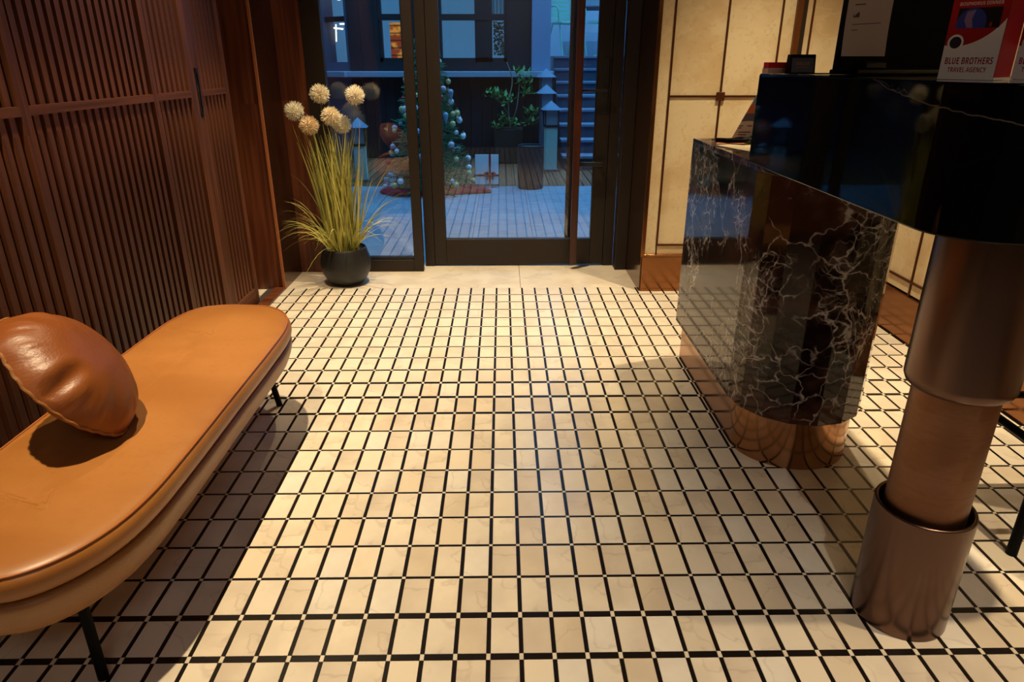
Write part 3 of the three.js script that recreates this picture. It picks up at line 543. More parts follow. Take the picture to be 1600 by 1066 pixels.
// ───────────────────────── things on the counter
const CT = 1.1705;
function canvasTex(w, h, draw) { const cv = document.createElement('canvas'); cv.width = w; cv.height = h; draw(cv.getContext('2d'), w, h); const t = new THREE.CanvasTexture(cv); t.colorSpace = THREE.SRGBColorSpace; t.anisotropy = 8; return t; }
function leafletBox(label, x, z, turn) {
  const t = thing('leaflet_holder', label, 'leaflet holder', [x, CT, z], turn, 'red travel leaflet holders');
  const w = 0.092, h = 0.235, d = 0.072, red = MS({ color: 0xa01218, roughness: 0.35 });
  mesh('back_board', bx(0, w, 0, h + 0.06, -d, -d + 0.003), red, t);
  mesh('side_wall', bx(0, 0.003, 0, h, -d, 0), red, t); mesh('side_wall', bx(w - 0.003, w, 0, h, -d, 0), red, t);
  mesh('floor_plate', bx(-0.001, w + 0.001, 0, 0.004, -d, 0.001), MS({ color: 0xcfc6be, roughness: 0.4 }), t);
  const tx = canvasTex(512, 1308, (c, W, H) => {
    c.fillStyle = '#a3121a'; c.fillRect(0, 0, W, H);
    const s = W / 0.092, Y = y => H - y * s, X = v => v * s;            // metres on the front face
    const bg = (y0, y1) => { c.fillStyle = '#0c0d14'; c.fillRect(X(0.012), Y(y1), X(0.07), (y1 - y0) * s); };
    c.fillStyle = '#f4f0ec'; c.beginPath(); c.moveTo(0, Y(0)); c.lineTo(0, Y(0.058)); c.bezierCurveTo(X(0.03), Y(0.05), X(0.07), Y(0.065), X(0.092), Y(0.1)); c.lineTo(X(0.092), Y(0)); c.fill();
    bg(0.085, 0.118); c.fillStyle = '#2b3f92'; c.beginPath(); c.arc(X(0.036), Y(0.094), X(0.024), Math.PI * 1.0, 0); c.lineTo(X(0.06), Y(0.085)); c.lineTo(X(0.012), Y(0.085)); c.fill();
    c.fillStyle = '#8d6f97'; c.beginPath(); c.moveTo(X(0.026), Y(0.112)); c.lineTo(X(0.04), Y(0.115)); c.lineTo(X(0.036), Y(0.1)); c.lineTo(X(0.04), Y(0.086)); c.lineTo(X(0.03), Y(0.086)); c.lineTo(X(0.024), Y(0.098)); c.fill();
    c.fillStyle = '#8a3f22'; c.fillRect(X(0.066), Y(0.094), X(0.004), X(0.007));
    c.fillStyle = '#cfc4bc'; c.font = `bold ${X(0.0078)}px sans-serif`; c.textAlign = 'center'; c.fillText('BOSPHORUS DINNER', W / 2, Y(0.122), X(0.07));
    bg(0.134, 0.17); c.fillStyle = '#28406e'; c.fillRect(X(0.012), Y(0.15), X(0.07), X(0.01)); c.fillStyle = '#b08a40'; c.fillRect(X(0.02), Y(0.16), X(0.04), X(0.003));
    bg(0.18, 0.215); c.fillStyle = '#3a5a8a'; c.fillRect(X(0.012), Y(0.2), X(0.07), X(0.012));
    c.fillStyle = '#f4f0ec'; c.beginPath(); c.arc(X(0.0175), Y(0.062), X(0.0135), 0, 7); c.fill(); c.fillStyle = '#232433'; c.beginPath(); c.arc(X(0.0175), Y(0.062), X(0.0098), 0, 7); c.fill();
    c.fillStyle = '#9c1420'; c.font = `bold ${X(0.0155)}px sans-serif`; c.fillText('BLUE BROTHERS', W / 2, Y(0.026), X(0.08)); c.font = `bold ${X(0.0115)}px sans-serif`; c.fillText('TRAVEL AGENCY', W / 2, Y(0.0125), X(0.064));
  });
  const g = new THREE.PlaneGeometry(w, h); g.translate(w / 2, h / 2, 0.0015);
  const fr = mesh('front_panel', bx(0, w, 0, h, -0.003, 0.0005), red, t); mesh('front_print', g, MS({ map: tx, roughness: 0.4 }), fr, 'white and red printed front with lettering');
  return t;
}
leafletBox('red and white travel leaflet holder with the whole front in view, beside the black screen', 0.812, -1.352, -0.95);
leafletBox('red and white travel leaflet holder cut off by the right edge of the photo', 0.948, -1.35, -0.95);
{
  const t = thing('monitor', 'black monitor seen from behind on the counter with a paper stuck to its back', 'monitor', [1.02, CT, -1.86], 0.06);
  mesh('back_shell', bx(-0.168, 0.185, 0.004, 0.36, -0.035, 0, false, 0.006), M.black, t);
  mesh('stand', bx(-0.145, 0.16, 0, 0.012, -0.09, 0.05, false, 0.004), M.blackGloss, t);
  mesh('cable_cover', bx(-0.115, -0.06, 0.012, 0.03, 0, 0.03, false, 0.005), MS({ color: 0x0d1420, roughness: 0.12 }), t, 'glossy dark cover low on the back');
  const tx = canvasTex(256, 384, (c, W, H) => {
    c.fillStyle = '#b9a79e'; c.fillRect(0, 0, W, H); c.fillStyle = '#4a4040';
    c.font = 'bold 20px sans-serif'; c.save(); c.translate(40, 190); c.rotate(-0.05); c.fillRect(0, 0, 4, 14); c.beginPath(); c.moveTo(0, 16); c.lineTo(26, -6); c.lineTo(36, -6); c.lineTo(36, 16); c.fill(); c.fillRect(4, -44, 60, 5);
    for (let x = 0; x < 160; x += 9) c.fillRect(x, 46, 7, 4); for (let x = 0; x < 34; x += 9) c.fillRect(x, 72, 7, 4); c.restore();
  });
  // sheet with a slight curl
  const g = new THREE.PlaneGeometry(0.112, 0.19, 10, 16), p = g.attributes.position; for (let i = 0; i < p.count; i++) { const y = p.getY(i); p.setZ(i, 0.0015 + 0.006 * Math.pow(cl((0.0 - y) / 0.09), 2) + 0.002 * Math.sin(p.getX(i) * 40)); } g.computeVertexNormals();
  const s = mesh('paper_notice', g, MS({ map: tx, roughness: 0.9, side: THREE.DoubleSide }), scene); tag(s, 'pale paper notice stuck on the back of the black monitor', 'paper');
  s.position.set(0.905, CT + 0.043 + 0.095, -1.851); s.rotation.y = 0.06;
}
{
  const t = thing('card_box', 'small red and white card box at the far left corner of the black counter', 'box', [0.752, CT, -2.01], 0.1);
  const g = new THREE.BoxGeometry(0.056, 0.015, 0.03); g.translate(0, 0.0215, 0); mesh('lid', g, MS({ color: 0xc01018, roughness: 0.35 }), t, 'bright red lid');
  mesh('body', bx(-0.03, 0.03, 0, 0.0145, -0.017, 0.017, false, 0.002), MS({ color: 0xc9a99c, roughness: 0.6 }), t);
  const t2 = thing('menu_holder', 'black angled holder with dark red lettering beside the red card box', 'holder', [0.795, CT, -1.94], -0.12);
  const sh = new THREE.Shape([[0.0, 0], [0.048, 0], [0.04, 0.046], [0.012, 0.046]].map(q => new THREE.Vector2(...q)));
  const eg = new THREE.ExtrudeGeometry(sh, { depth: 0.062, bevelEnabled: true, bevelSize: 0.001, bevelThickness: 0.001, bevelSegments: 1 }); eg.rotateY(Math.PI / 2); eg.translate(-0.036, 0.001, 0.03); mesh('body', eg, M.black, t2);
  const tx = canvasTex(256, 160, (c, W, H) => { c.fillStyle = '#0b0b0c'; c.fillRect(0, 0, W, H); c.fillStyle = '#8e2a20'; c.font = 'bold 52px sans-serif'; c.textAlign = 'center'; c.fillText('DELUX', W / 2, 80); c.font = '20px sans-serif'; c.fillRect(50, 100, 150, 5); });
  const pg = new THREE.PlaneGeometry(0.056, 0.036); const m = mesh('front_print', pg, MS({ map: tx, roughness: 0.4 }), t2, 'dark red lettering on black'); m.position.set(-0.005, 0.022, 0.0265); m.rotation.x = -0.23;
  const cab = mesh('cord', tube([[0.77, CT + 0.002, -1.9], [0.81, CT + 0.002, -1.86], [0.84, CT + 0.002, -1.865], [0.87, CT + 0.002, -1.86]], 0.0018, 24, 6), M.black, scene); tag(cab, 'thin black cord lying on the counter by the black holder', 'cord');
}
// things on the marble pedestal
{
  const y = 0.9262;
  const sheets = [[0.86, -2.42, 0.15, 0.21, 0.3, 'cream paper sheet lying on the marble pedestal under the black straps', 0xdcc9a4], [0.84, -2.58, 0.1, 0.14, -0.35, 'small orange-edged card lying at the far end of the marble pedestal', 0xb06a44]];
  sheets.forEach(([x, z, w, h, a, label, c], i) => { const m = mesh(i ? 'card' : 'paper_sheet', bx(-w / 2, w / 2, 0, 0.0012, -h / 2, h / 2), MS({ color: c, roughness: 0.8 }), scene); m.position.set(x, y + (i ? 0 : 0), z); m.rotation.y = a; tag(m, label, i ? 'card' : 'paper'); });
  const st = thing('black_strap', 'crumpled black strap lying across the paper on the marble pedestal', 'strap', [0.86, y, -2.52]);
  mesh('band', merge([tube([[-0.07, 0.008, -0.08], [-0.03, 0.012, -0.03], [0, 0.02, 0.0], [0.05, 0.01, 0.02], [0.1, 0.012, 0.06]], 0.008, 30, 8), tube([[-0.05, 0.01, -0.03], [0, 0.016, 0.02], [0.04, 0.022, -0.02], [0.1, 0.012, -0.01]], 0.0075, 30, 8)]), M.black, st);
  mesh('buckle', bx(0.0, 0.035, 0.006, 0.022, -0.015, 0.02, false, 0.004), M.blackGloss, st);
  const t = thing('card_stand', 'white folded advertising card with an orange and blue picture on the marble pedestal', 'card', [0.9, y, -2.6], 0.0);
  const tx = canvasTex(256, 384, (c, W, H) => { c.fillStyle = '#e8d9cc'; c.fillRect(0, 0, W, H); c.fillStyle = '#8f97b8'; c.fillRect(0, 0, W, 120); c.fillStyle = '#d8764a'; c.beginPath(); c.ellipse(150, 130, 110, 46, 0, 0, 7); c.fill(); c.fillStyle = '#6a5c78'; c.beginPath(); c.moveTo(0, 230); c.lineTo(60, 160); c.lineTo(256, 150); c.lineTo(256, 220); c.lineTo(120, 215); c.fill(); c.fillStyle = '#555'; for (const [x, yy, w] of [[30, 250, 60], [30, 266, 50], [120, 250, 40], [60, 300, 90], [60, 320, 60]]) c.fillRect(x, yy, w, 8); });
  const tri = new THREE.Shape([[-0.07, 0], [0.07, 0], [0.01, 0.165], [-0.01, 0.165]].map(q => new THREE.Vector2(...q)));
  const body = new THREE.ExtrudeGeometry(new THREE.Shape([[-0.062, 0], [0.062, 0], [0.062, 0.17], [0.02, 0.17]].map(q => new THREE.Vector2(...q))), { depth: 0.002, bevelEnabled: false });
  const uvp = body.attributes.position, uva = body.attributes.uv; for (let i = 0; i < uvp.count; i++) uva.setXY(i, (uvp.getX(i) + 0.062) / 0.124, uvp.getY(i) / 0.17);
  mesh('card_leaf', body, MS({ map: tx, roughness: 0.6 }), t);
  mesh('card_foot', bx(-0.05, 0.062, 0, 0.003, -0.05, 0.002), MS({ color: 0xe0d4c8, roughness: 0.7 }), t);
}

// ───────────────────────── outside: ground, building, stairs
{
  const pv = sgroup('pavement');
  mesh('ground_bed', bx(-6, 6, -0.2, -0.022, -12, -4.3), MS({ color: 0x30343a, roughness: 0.9 }), pv);
  mesh('threshold_stone', bx(-1.3, 0.9, -0.03, -0.004, -4.56, -4.3), MS({ map: T.paver, roughness: 0.6 }), pv);
  const s = 0.45; const pav = [0xffffff, 0xf6f8fa, 0xeef2f5].map(c => MS({ map: T.paver, color: c, roughness: 0.55 }));
  const pg = bx(-s / 2 + 0.0015, s / 2 - 0.0015, -0.03, -0.006, -s / 2 + 0.0015, s / 2 - 0.0015, false, 0.001);
  for (let i = -8; i < 9; i++) for (let j = 0; j < 6; j++) { const m = mesh('paver', pg, pav[Math.floor(rnd() * 3)], pv); m.position.set(i * s, 0, -4.56 - s / 2 - j * s); }
  const dk = sgroup('deck');
  const mats = [0xffffff, 0xe0d8d0, 0xcfc4ba].map(c => MS({ map: T.deck, color: c, roughness: 0.65 }));
  const dg = bx(-0.038, 0.038, -0.03, -0.004, -9.6, -7.27, false, 0.004);
  for (let i = -30; i < 16; i++) { const m = mesh('board', dg, mats[Math.floor(rnd() * 3)], dk); m.position.x = i * 0.09; }
}
const navy = MS({ color: 0x10151d, roughness: 0.6 }), navyPale = MS({ color: 0x4a5a70, roughness: 0.6 }), blueGrey = MS({ color: 0x8fa2b6, roughness: 0.6 });
{
  const b = thing('shop_building', 'dark navy shop front with lit windows and a pale sill across the terrace', 'building', [0, 0, 0]);
  const ZW = -9.5;
  mesh('wall_lower', bx(-1.95, 0.64, 0, 1.02, ZW - 0.2, ZW - 0.03), navy, b);
  const plank = bx(-0.068, 0.068, 0, 1.02, ZW - 0.03, ZW, false, 0.004);
  for (let i = 0; i < 19; i++) { const m = mesh('plank', plank, [navy, MS({ color: 0x0c1016, roughness: 0.6 }), MS({ color: 0x141a23, roughness: 0.55 })][i % 3], b); m.position.x = -1.88 + i * 0.14; }
  mesh('sill', bx(-1.95, 0.66, 1.02, 1.09, ZW - 0.1, ZW + 0.18, false, 0.008), blueGrey, b, 'pale sill ledge');
  // wall pieces round the windows
  const piece = (x0, x1, y0, y1) => mesh('wall_panel', bx(x0, x1, y0, y1, ZW - 0.2, ZW), navy, b);
  piece(-1.95, -1.56, 1.09, 6.8); piece(-1.24, -0.8, 1.09, 6.8); piece(0.07, 0.38, 1.09, 6.8); piece(-1.56, -1.24, 1.09, 1.2); piece(-0.8, 0.07, 1.09, 1.2); piece(-1.56, -1.24, 3.4, 6.8); piece(-0.8, 0.07, 3.4, 6.8);
  mesh('pilaster', bx(0.38, 0.62, 1.09, 6.8, ZW - 0.15, ZW + 0.08, false, 0.01), MS({ color: 0x7c97b8, roughness: 0.5 }), b, 'pale blue-grey corner pilaster');
  const win = (x0, x1, mull) => {
    const w = mesh('window', merge([bx(x0, x1, 1.2, 1.25, ZW - 0.12, ZW - 0.02), bx(x0, x1, 1.69, 1.76, ZW - 0.12, ZW - 0.01), bx(x0, x0 + 0.04, 1.2, 3.4, ZW - 0.12, ZW - 0.02), bx(x1 - 0.04, x1, 1.2, 3.4, ZW - 0.12, ZW - 0.02), ...mull.map(([a, c]) => bx(a, c, 1.2, 3.4, ZW - 0.12, ZW - 0.02))]), navy, b, 'navy window frame with a transom');
    mesh('pane', bx(x0, x1, 1.2, 3.4, ZW - 0.075, ZW - 0.07), M.glass, w);
    return w;
  };
  win(-1.56, -1.24, []); win(-0.8, 0.07, [[-0.34, -0.12]]);
  // interior seen through the panes
  const lit = rep(tex(128, (u, v) => { const a = fbm(u * 4, v * 7, 7, 3), r = Math.abs(((v * 6) % 1) - 0.5) > 0.4 ? 0.55 : 1; return mixc([0.62, 0.3, 0.14], [0.98, 0.7, 0.28], sst(0.45, 0.7, a)).map(q => q * r); }), 0.32, 0.55);
  mesh('lit_interior', bx(-1.5, -1.33, 1.22, 1.69, ZW - 0.6, ZW - 0.58), MS({ color: 0x000000, emissive: 0xffffff, emissiveMap: lit, emissiveIntensity: 0.55 }), b, 'warm lit shelves behind the window');
  mesh('sky_glow_room', merge([bx(-1.9, 0.3, 1.0, 4.2, ZW - 1.4, ZW - 1.35), bx(-1.9, 0.3, 4.1, 4.2, ZW - 1.4, ZW - 0.2), bx(-1.95, -1.9, 1, 4.2, ZW - 1.4, ZW - 0.2), bx(0.3, 0.35, 1, 4.2, ZW - 1.4, ZW - 0.2), bx(-1.9, 0.3, 0.95, 1.0, ZW - 1.4, ZW - 0.2)]), MS({ color: 0x7894b0, roughness: 0.8, emissive: new THREE.Color().setRGB(0.035, 0.12, 0.21), emissiveIntensity: 1 }), b, 'blue room behind the windows, its glow standing in for sky reflected in the panes');  // blue emission imitates the sky reflection on the window panes
  mesh('curtain', merge([0, 1, 2, 3].map(i => bx(-0.12 + i * 0.045, -0.085 + i * 0.045, 1.76, 3.3, ZW - 0.22 - (i % 2) * 0.012, ZW - 0.2))), MS({ color: 0x9fc3c8, roughness: 0.8 }), b, 'pale curtain in the right-hand window');
  const lv = []; for (let i = 0; i < 240; i++) { const g = new THREE.PlaneGeometry(0.03, 0.018); g.rotateX(rr(-1, 1)); g.rotateY(rr(-1.2, 1.2)); g.rotateZ(rr(0, 3)); g.translate(rr(-0.1, 0.05), rr(1.28, 1.68), ZW - rr(0.18, 0.26)); lv.push(g.toNonIndexed()); }
  mesh('window_plant', merge(lv), MS({ color: 0x5f7f55, roughness: 0.7, side: THREE.DoubleSide }), b, 'leafy plant in the right-hand window').userData.kind = 'stuff';
  // angled left bay
  const bay = new THREE.Group(); bay.name = 'angled_bay'; bay.position.set(-1.95, 0, ZW); bay.rotation.y = -0.62; b.add(bay);
  mesh('bay_wall', merge([bx(-2.6, 0, 0, 1.02, -0.2, 0), bx(-2.6, 0, 1.09, 1.2, -0.2, 0), bx(-0.04, 0, 1.09, 6.8, -0.2, 0), bx(-0.53, -0.46, 1.09, 6.8, -0.2, 0), bx(-2.6, -1.0, 1.09, 6.8, -0.2, 0), bx(-2.6, 0, 4.1, 6.8, -0.2, 0)]), navyPale, bay);
  mesh('sill', bx(-2.6, 0.1, 1.02, 1.09, -0.1, 0.2, false, 0.008), blueGrey, bay, 'pale sill of the angled bay');
  mesh('pane', bx(-0.46, -0.04, 1.2, 4.1, -0.1, -0.095), M.glass, bay); mesh('pane', bx(-1.0, -0.53, 1.2, 4.1, -0.1, -0.095), M.glass, bay);
  mesh('transom', bx(-0.46, -0.04, 1.68, 1.74, -0.13, -0.05), navy, bay);
  mesh('bay_glow_wall', bx(-1.3, 0.1, 1.1, 4.1, -0.5, -0.45), MS({ color: 0x7fa4c4, roughness: 0.8, emissive: new THREE.Color().setRGB(0.035, 0.11, 0.19), emissiveIntensity: 1.1 }), bay, 'blue shop interior wall with an added glow');  // even emission added to brighten the wall behind the bay panes
  const neon = MS({ color: 0xffffff, emissive: 0xfff0d8, emissiveIntensity: 1.6 });
  mesh('neon_sign', merge([tube([[-0.5, 1.62, -0.2], [-0.3, 1.6, -0.2]], 0.012, 4, 6), tube([[-0.42, 1.66, -0.2], [-0.44, 1.45, -0.2]], 0.01, 4, 6), tube([[-0.34, 1.66, -0.2], [-0.24, 1.66, -0.2]], 0.012, 4, 6)]), neon, bay, 'small glowing white script sign');
  const rg = new THREE.TorusGeometry(0.07, 0.016, 8, 24); rg.translate(-0.32, 2.02, -0.2); mesh('ring_lamp', rg, neon, bay, 'glowing ring lamp');
}
// unseen walls and overhead slab, added to keep open sky light out of the interior
{
  const w = sgroup('sky_block_wall');
  mesh('wall_core', bx(-4.3, -4.1, -0.1, 6.8, -12.4, -4.3), navyPale, w); mesh('wall_core', bx(6, 6.2, -0.1, 6.8, -12.4, -4.3), navyPale, w);
  mesh('wall_core', bx(-4.3, -1.6, -0.1, 6.8, -4.5, -4.3), navyPale, w); mesh('wall_core', bx(2.0, 6.2, -0.1, 6.8, -4.5, -4.3), navyPale, w); mesh('wall_core', bx(-1.62, 2.05, 2.9, 6.8, -4.5, -4.3), navyPale, w);
  mesh('wall_core', bx(-4.3, 0.6, -0.1, 6.8, -12.6, -12.4), navyPale, w);
  mesh('sky_block_slab', bx(-1.6, 2.0, 2.9, 3.05, -5.3, -4.3), navyPale, w);  // added overhang, out of view, blocks sky light above the door
}
// stairs rising to the upper terrace
{
  const treadMat = MS({ color: 0x6c8098, roughness: 0.6 });
  const t = thing('stairs', 'blue-grey outdoor steps with pale edges rising to the upper terrace', 'stairs', [0.73, 0, -8.4]);
  for (let k = 0; k < 8; k++) {
    const y = 0.16 * (k + 1), z = -0.27 * k;
    const st = mesh('step', bx(0, 2.4, 0, y - 0.03, z - 0.29, z), MS({ color: 0x3c4a5e, roughness: 0.6 }), t);
    mesh('tread', bx(-0.01, 2.4, y - 0.03, y, z - 0.29, z + 0.025, false, 0.004), treadMat, st, 'paler tread with a lip');
  }
  const tr = struct(mesh('terrace', bx(0.73, 6, 0, 1.28, -13, -10.57), MS({ map: T.paver, roughness: 0.6 }), scene));
  const rw = sgroup('terrace_wall'); mesh('wall_core', bx(0.6, 6, 1.28, 6.8, -12.4, -12.2), MS({ color: 0xaec3d6, roughness: 0.7 }), rw);
  mesh('low_panel', bx(0.95, 2, 1.28, 1.5, -11.6, -11.55), MS({ color: 0x8aa0b8, roughness: 0.6 }), rw); mesh('low_panel', bx(1.2, 2, 1.62, 1.78, -11.6, -11.55), MS({ color: 0xc8d4e2, roughness: 0.6 }), rw);
}
// post lanterns
function lantern(x, y, z, h, w, label, dark) {
  const t = thing('post_lantern', label, 'lantern', [x, y, z], 0.1, 'post lanterns outside');
  const body = MP({ color: 0xbfe0d8, roughness: 0.5, transmission: 0.25, thickness: 0 });
  mesh('column', merge([bx(-0.33 * w, 0.33 * w, 0, h - 0.29, -0.33 * w, 0.33 * w, false, 0.01)]), dark ? navyPale : body, t, dark ? 'dark square column' : 'pale mint square column');
  mesh('base_plate', bx(-0.42 * w, 0.42 * w, 0, 0.02, -0.42 * w, 0.42 * w), navyPale, t);
  mesh('rail', bx(-0.38 * w, 0.38 * w, h - 0.29, h - 0.265, -0.38 * w, 0.38 * w), navy, t);
  for (const a of [-1, 1]) for (const c of [-1, 1]) mesh('corner_bar', bx(a * 0.36 * w - 0.007, a * 0.36 * w + 0.007, h - 0.27, h - 0.1, c * 0.36 * w - 0.007, c * 0.36 * w + 0.007), navy, t);
  mesh('lantern_pane', bx(-0.32 * w, 0.32 * w, h - 0.265, h - 0.1, -0.32 * w, 0.32 * w), MP({ color: 0xa8c8d8, roughness: 0.3, transmission: 0.5, thickness: 0 }), t);
  const roof = new THREE.ConeGeometry(w * 0.74, 0.1, 4); roof.rotateY(Math.PI / 4); roof.translate(0, h - 0.05, 0); mesh('roof', roof, MS({ color: 0x587490, roughness: 0.55 }), t, 'pale pyramid roof');
}
lantern(0.57, 0, -8.33, 0.79, 0.21, 'lowest of the three stacked-looking post lanterns at the foot of the steps');
lantern(0.53, 0, -8.64, 0.955, 0.21, 'middle one of the three post lanterns beside the steps', true);
lantern(0.54, 0, -8.92, 1.13, 0.21, 'topmost of the three post lanterns beside the steps', true);
lantern(-1.53, 0, -7.6, 0.66, 0.19, 'post lantern outside behind the potted grass');

// potted shrub outside, and a cylinder built in place of a glass reflection
function leafCluster(pts, n, s, spread) { const out = []; const lg = new THREE.BufferGeometry(); lg.setAttribute('position', new THREE.Float32BufferAttribute([0, 0, 0, -0.22, 0.45, 0.06, 0, 0.5, 0, 0.22, 0.45, 0.06, 0, 1, -0.12], 3)); lg.setIndex([0, 2, 1, 0, 3, 2, 1, 2, 4, 2, 3, 4]); lg.setAttribute('uv', new THREE.Float32BufferAttribute(new Float32Array(10), 2)); lg.computeVertexNormals(); for (const p of pts) for (let i = 0; i < n; i++) { const g = lg.clone(); const k = s * rr(0.7, 1.3); g.scale(k, k, k); g.rotateX(rr(0.6, 2.2)); g.rotateY(rr(0, 6.28)); g.translate(p[0] + rr(-1, 1) * spread, p[1] + rr(-1, 1) * spread * 0.6, p[2] + rr(-1, 1) * spread); out.push(g.toNonIndexed()); } return merge(out); }
{
  const t = thing('potted_shrub', 'leafy green shrub in a dark square pot outside against the navy wall', 'plant', [0.08, 0, -9.1]);
  mesh('pot', bx(-0.18, 0.18, 0, 0.42, -0.18, 0.18, false, 0.012), MS({ color: 0x2a2824, roughness: 0.7 }), t);
  mesh('stem', merge([tube([[0.03, 0.4, 0], [0.0, 0.7, 0.02], [0.05, 1.0, 0], [-0.02, 1.2, 0.02]], 0.009, 20, 6), tube([[0.02, 0.45, 0], [0.1, 0.65, 0.04], [0.14, 0.95, 0]], 0.007, 16, 6), tube([[0.0, 0.6, 0], [-0.12, 0.75, 0.04], [-0.2, 0.8, 0.05]], 0.006, 16, 6)]), MS({ color: 0x8b8272, roughness: 0.8 }), t);
  const f = mesh('foliage', leafCluster([[-0.2, 0.84, 0.06], [-0.1, 0.8, 0.05], [0.0, 0.76, 0.05], [-0.06, 0.55, 0.1], [0.2, 0.98, 0.0], [0.16, 1.08, 0.0], [0.24, 0.85, 0.02], [0.05, 0.5, 0.12], [0.28, 0.5, 0.15], [0.3, 0.62, 0.12], [-0.12, 0.46, 0.14]], 26, 0.085, 0.07), MS({ color: 0x4f8a45, roughness: 0.6, side: THREE.DoubleSide }), t); f.userData.kind = 'stuff';
  const p = thing('reflection_cylinder', 'dark upright cylinder standing in for a reflection in the door glass', 'planter', [0.29, -0.004, -7.15]);  // solid shape added where the door glass shows a dark reflection
  mesh('cylinder_shell', lathe([[0, 0], [0.125, 0], [0.132, 0.01], [0.134, 0.42], [0.13, 0.428], [0.124, 0.424], [0.124, 0.38], [0, 0.38]], 48), MS({ color: 0x20242a, roughness: 0.4 }), p);
  mesh('soil', new THREE.CircleGeometry(0.123, 32).rotateX(-Math.PI / 2).translate(0, 0.385, 0), MS({ color: 0x14110e, roughness: 1 }), p);  // dark disc closing the added cylinder
}
// garden chair and flower box on the terrace
{
  const t = thing('garden_chair', 'mint green metal garden chair on the upper terrace', 'chair', [0.95, 1.281, -11.0], 0.5);
  const g = MS({ color: 0x74c8ae, roughness: 0.45 });
  mesh('seat', bx(-0.22, 0.22, 0.43, 0.455, -0.2, 0.2, false, 0.01), g, t);
  for (const a of [-1, 1]) { mesh('leg', bar([0.2 * a, 0.44, 0.12], [0.21 * a, 0, 0.24], 0.012), g, t); mesh('leg', bar([0.2 * a, 0.44, -0.05], [0.21 * a, 0, -0.26], 0.012), g, t); mesh('armrest', tube([[0.22 * a, 0.44, 0.14], [0.24 * a, 0.64, 0.12], [0.23 * a, 0.66, -0.14]], 0.011, 16, 8), g, t); }
  const bk = mesh('backrest', tube([[-0.2, 0.45, -0.18], [-0.2, 0.8, -0.26], [0, 0.87, -0.28], [0.2, 0.8, -0.26], [0.2, 0.45, -0.18]], 0.012, 30, 8), g, t);
  for (let i = 0; i < 6; i++) mesh('back_slat', bx(-0.19, 0.19, 0.5 + i * 0.055, 0.535 + i * 0.055, -0.215 - i * 0.012, -0.205 - i * 0.012), g, bk);
  const tb = thing('garden_table', 'small pale round table beside the green chair on the terrace', 'table', [1.5, 1.281, -10.95]);
  mesh('table_top', new THREE.CylinderGeometry(0.24, 0.24, 0.03, 32).translate(0, 0.46, 0), MS({ color: 0xa9d8cf, roughness: 0.5 }), tb); mesh('stem', bar([0, 0.01, 0], [0, 0.45, 0], 0.014), g, tb); mesh('foot', new THREE.CylinderGeometry(0.15, 0.16, 0.02, 24).translate(0, 0.01, 0), g, tb);
  const fb = thing('flower_box', 'blue-grey flower box with green plants above the steps', 'planter', [1.45, 1.98, -11.5]);
  mesh('box', bx(-0.4, 0.4, 0, 0.14, -0.1, 0.1, false, 0.008), blueGrey, fb); mesh('wall_bracket', bx(-0.38, 0.38, -0.05, 0, -0.12, -0.05), navyPale, fb);
  mesh('foliage', leafCluster([[-0.25, 0.22, 0], [-0.15, 0.25, 0], [-0.05, 0.2, 0.05], [0.1, 0.22, 0], [0.25, 0.22, 0]], 40, 0.09, 0.09), MS({ color: 0x4f8f48, roughness: 0.6, side: THREE.DoubleSide }), fb).userData.kind = 'stuff';
  const lg = thing('string_lights', 'two small glowing bulbs on a cord at the corner of the terrace', 'lights', [0.62, 1.9, -10.2]);
  mesh('cord', tube([[0, 0.3, 0], [0.005, 0, 0], [0.0, -0.2, 0]], 0.004, 12, 5), M.black, lg);
  for (const y of [-0.02, 0.12]) { mesh('bulb', new THREE.SphereGeometry(0.02, 16, 10).translate(0.02, y, 0.01), MS({ color: 0xffffff, emissive: 0xffe2b0, emissiveIntensity: 3 }), lg); }
}
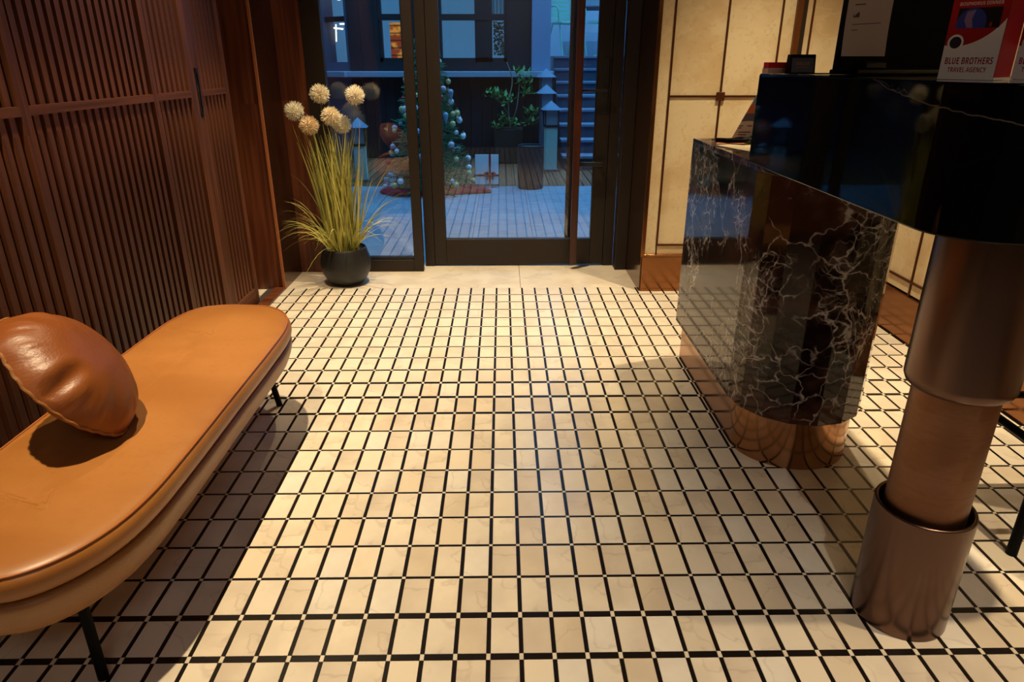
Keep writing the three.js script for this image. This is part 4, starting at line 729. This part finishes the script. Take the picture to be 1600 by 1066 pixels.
// Christmas tree with baubles
{
  const t = thing('christmas_tree', 'small decorated Christmas tree with silver and gold baubles outside, half hidden by the door frame', 'tree', [-0.72, 0, -6.95]);
  mesh('trunk', bar([0, 0, 0], [0, 1.3, 0], 0.022, 0.008), MS({ color: 0x3a2a1c, roughness: 0.9 }), t);
  const sp = []; const R = y => 0.03 + 0.42 * Math.pow(Math.max(0, 1 - y / 1.47), 0.72);
  for (let k = 0; k < 640; k++) {
    const y = 0.08 + 1.34 * Math.pow(rnd(), 1.25), a = rr(0, 6.283), r = R(y) * rr(0.65, 1.0), tipY = y - r * 0.18, b = V(Math.cos(a) * r * 0.15, y, Math.sin(a) * r * 0.15), e = V(Math.cos(a) * r, tipY + rr(-0.02, 0.05), Math.sin(a) * r);
    for (let i = 0; i < 13; i++) { const s = 0.25 + 0.75 * i / 12, p = b.clone().lerp(e, s), d = e.clone().sub(b).normalize().multiplyScalar(0.03).add(V(rr(-0.03, 0.03), rr(-0.02, 0.03), rr(-0.03, 0.03))); sp.push(bar([p.x, p.y, p.z], [p.x + d.x, p.y + d.y, p.z + d.z], 0.006, 0.0015, 3)); }
  }
  mesh('needles', merge(sp), MS({ color: 0x3a8a60, roughness: 0.75 }), t).userData.kind = 'stuff';
  const kinds = [MS({ color: 0xf0f2f6, roughness: 0.3 }), MS({ color: 0xe0cc8a, roughness: 0.3 }), MS({ color: 0xb01c30, roughness: 0.3 }), MS({ color: 0x8ab0d8, roughness: 0.3 }), MS({ color: 0xd8c8d4, roughness: 0.3 })];
  const bg = new THREE.SphereGeometry(0.026, 18, 12), cap = new THREE.CylinderGeometry(0.008, 0.008, 0.012, 8).translate(0, 0.034, 0), capM = MS({ color: 0xb8a878, metalness: 0.8, roughness: 0.4 });
  let n = 0; for (let k = 0; k < 96; k++) { const y = 0.1 + 1.2 * rnd(), a = k * 2.39996, r = R(y) * 1.06; const m = mesh('bauble', bg, kinds[[0, 1, 4, 2, 3, 0, 1][k % 7]], t); m.position.set(Math.cos(a) * r, y - r * 0.15, Math.sin(a) * r); const s = rr(0.75, 1.15); m.scale.setScalar(s); mesh('bauble_cap', cap, capM, m); }
  for (const [x, y, z] of [[-0.13, 1.24, 0.1], [0.19, 0.72, 0.2], [-0.17, 0.78, 0.2], [0.24, 0.92, 0.12]]) { const m = mesh('gnome_ornament', merge([new THREE.SphereGeometry(0.035, 14, 10).translate(0, 0.03, 0), new THREE.ConeGeometry(0.035, 0.12, 14).rotateX(Math.PI).translate(0, -0.05, 0)]), MS({ color: 0x9ab8cc, roughness: 0.7 }), t, 'pale hanging ornament'); m.position.set(x, y, z); m.scale.setScalar(0.7); }
  // cloth under the tree
  const pts = []; for (let i = 0; i < 26; i++) { const a = i / 26 * 6.283, r = 0.5 * (1 + 0.18 * Math.sin(a * 3 + 1) + 0.08 * Math.sin(a * 7)); pts.push([Math.cos(a) * r, Math.sin(a) * r * 0.5]); }
  const o = spline2(pts, 140), g = loft(o, [{ in: 0, y: 0.002 }, { in: 0.01, y: 0.025 }, { in: 0.06, y: 0.04 }, { in: 0.14, y: 0.045 }, { in: 0.22, y: 0.04 }], () => [0, 0]); const p = g.attributes.position; for (let i = 0; i < p.count; i++) if (p.getY(i) > 0.01) p.setY(i, p.getY(i) * (0.55 + 0.9 * fbm((p.getX(i) + 2) * 9, (p.getZ(i) + 2) * 9, 64, 2))); g.computeVertexNormals();
  const sk = mesh('tree_skirt', g, MS({ color: 0xa01428, roughness: 0.85 }), scene); sk.position.set(-0.72, 0, -6.92); tag(sk, 'rumpled red cloth spread under the Christmas tree', 'cloth');
}
function gift(x, y, z, w, h, d, turn, tilt, label) {
  const t = thing('gift_box', label, 'gift', [x, y, z], turn); t.rotation.x = tilt;
  const red = MS({ color: 0xa01422, roughness: 0.4 });
  mesh('box', bx(-w / 2, w / 2, 0, h, -d / 2, d / 2, false, 0.003), MS({ color: 0xe4e8ee, roughness: 0.5 }), t);
  const cx = w * 0.12, cy = h * 0.3, e = 0.0015, rw = Math.min(0.022, w * 0.12);
  mesh('ribbon', merge([bx(cx - rw / 2, cx + rw / 2, -0.0005, h + e, -d / 2 - e, d / 2 + e), bx(-w / 2 - e, w / 2 + e, cy - rw / 2, cy + rw / 2, -d / 2 - e, d / 2 + e)]), red, t, 'red ribbon');
  const s = rw / 0.022; const loop = a => tube([[0, 0, 0], [0.03 * a, 0.028, 0.008], [0.055 * a, 0.018, 0.012], [0.04 * a, -0.006, 0.01], [0, 0, 0]], 0.008, 20, 6);
  const b = merge([loop(1), loop(-1), tube([[0, 0, 0.004], [0.03, -0.04, 0.004]], 0.007, 6, 6), tube([[0, 0, 0.004], [-0.03, -0.04, 0.004]], 0.007, 6, 6), new THREE.SphereGeometry(0.014, 10, 8).translate(0, 0, 0.008)]); b.scale(s, s, s); b.translate(cx, cy, d / 2 + 0.002); mesh('bow', b, red, t, 'red bow');
}
gift(-0.16, 0.022, -7.2, 0.24, 0.3, 0.06, 0.08, -0.16, 'tall white gift box with a red ribbon and bow standing on the deck');
gift(-1.08, 0.03, -6.9, 0.09, 0.14, 0.07, 0.4, -0.75, 'small white gift box with red ribbon leaning on the red cloth, left of its twin');
gift(-0.98, 0.03, -6.95, 0.09, 0.15, 0.07, 0.3, -0.75, 'small white gift box with red ribbon under the tree, right of its twin');

renderer.render(scene, camera);
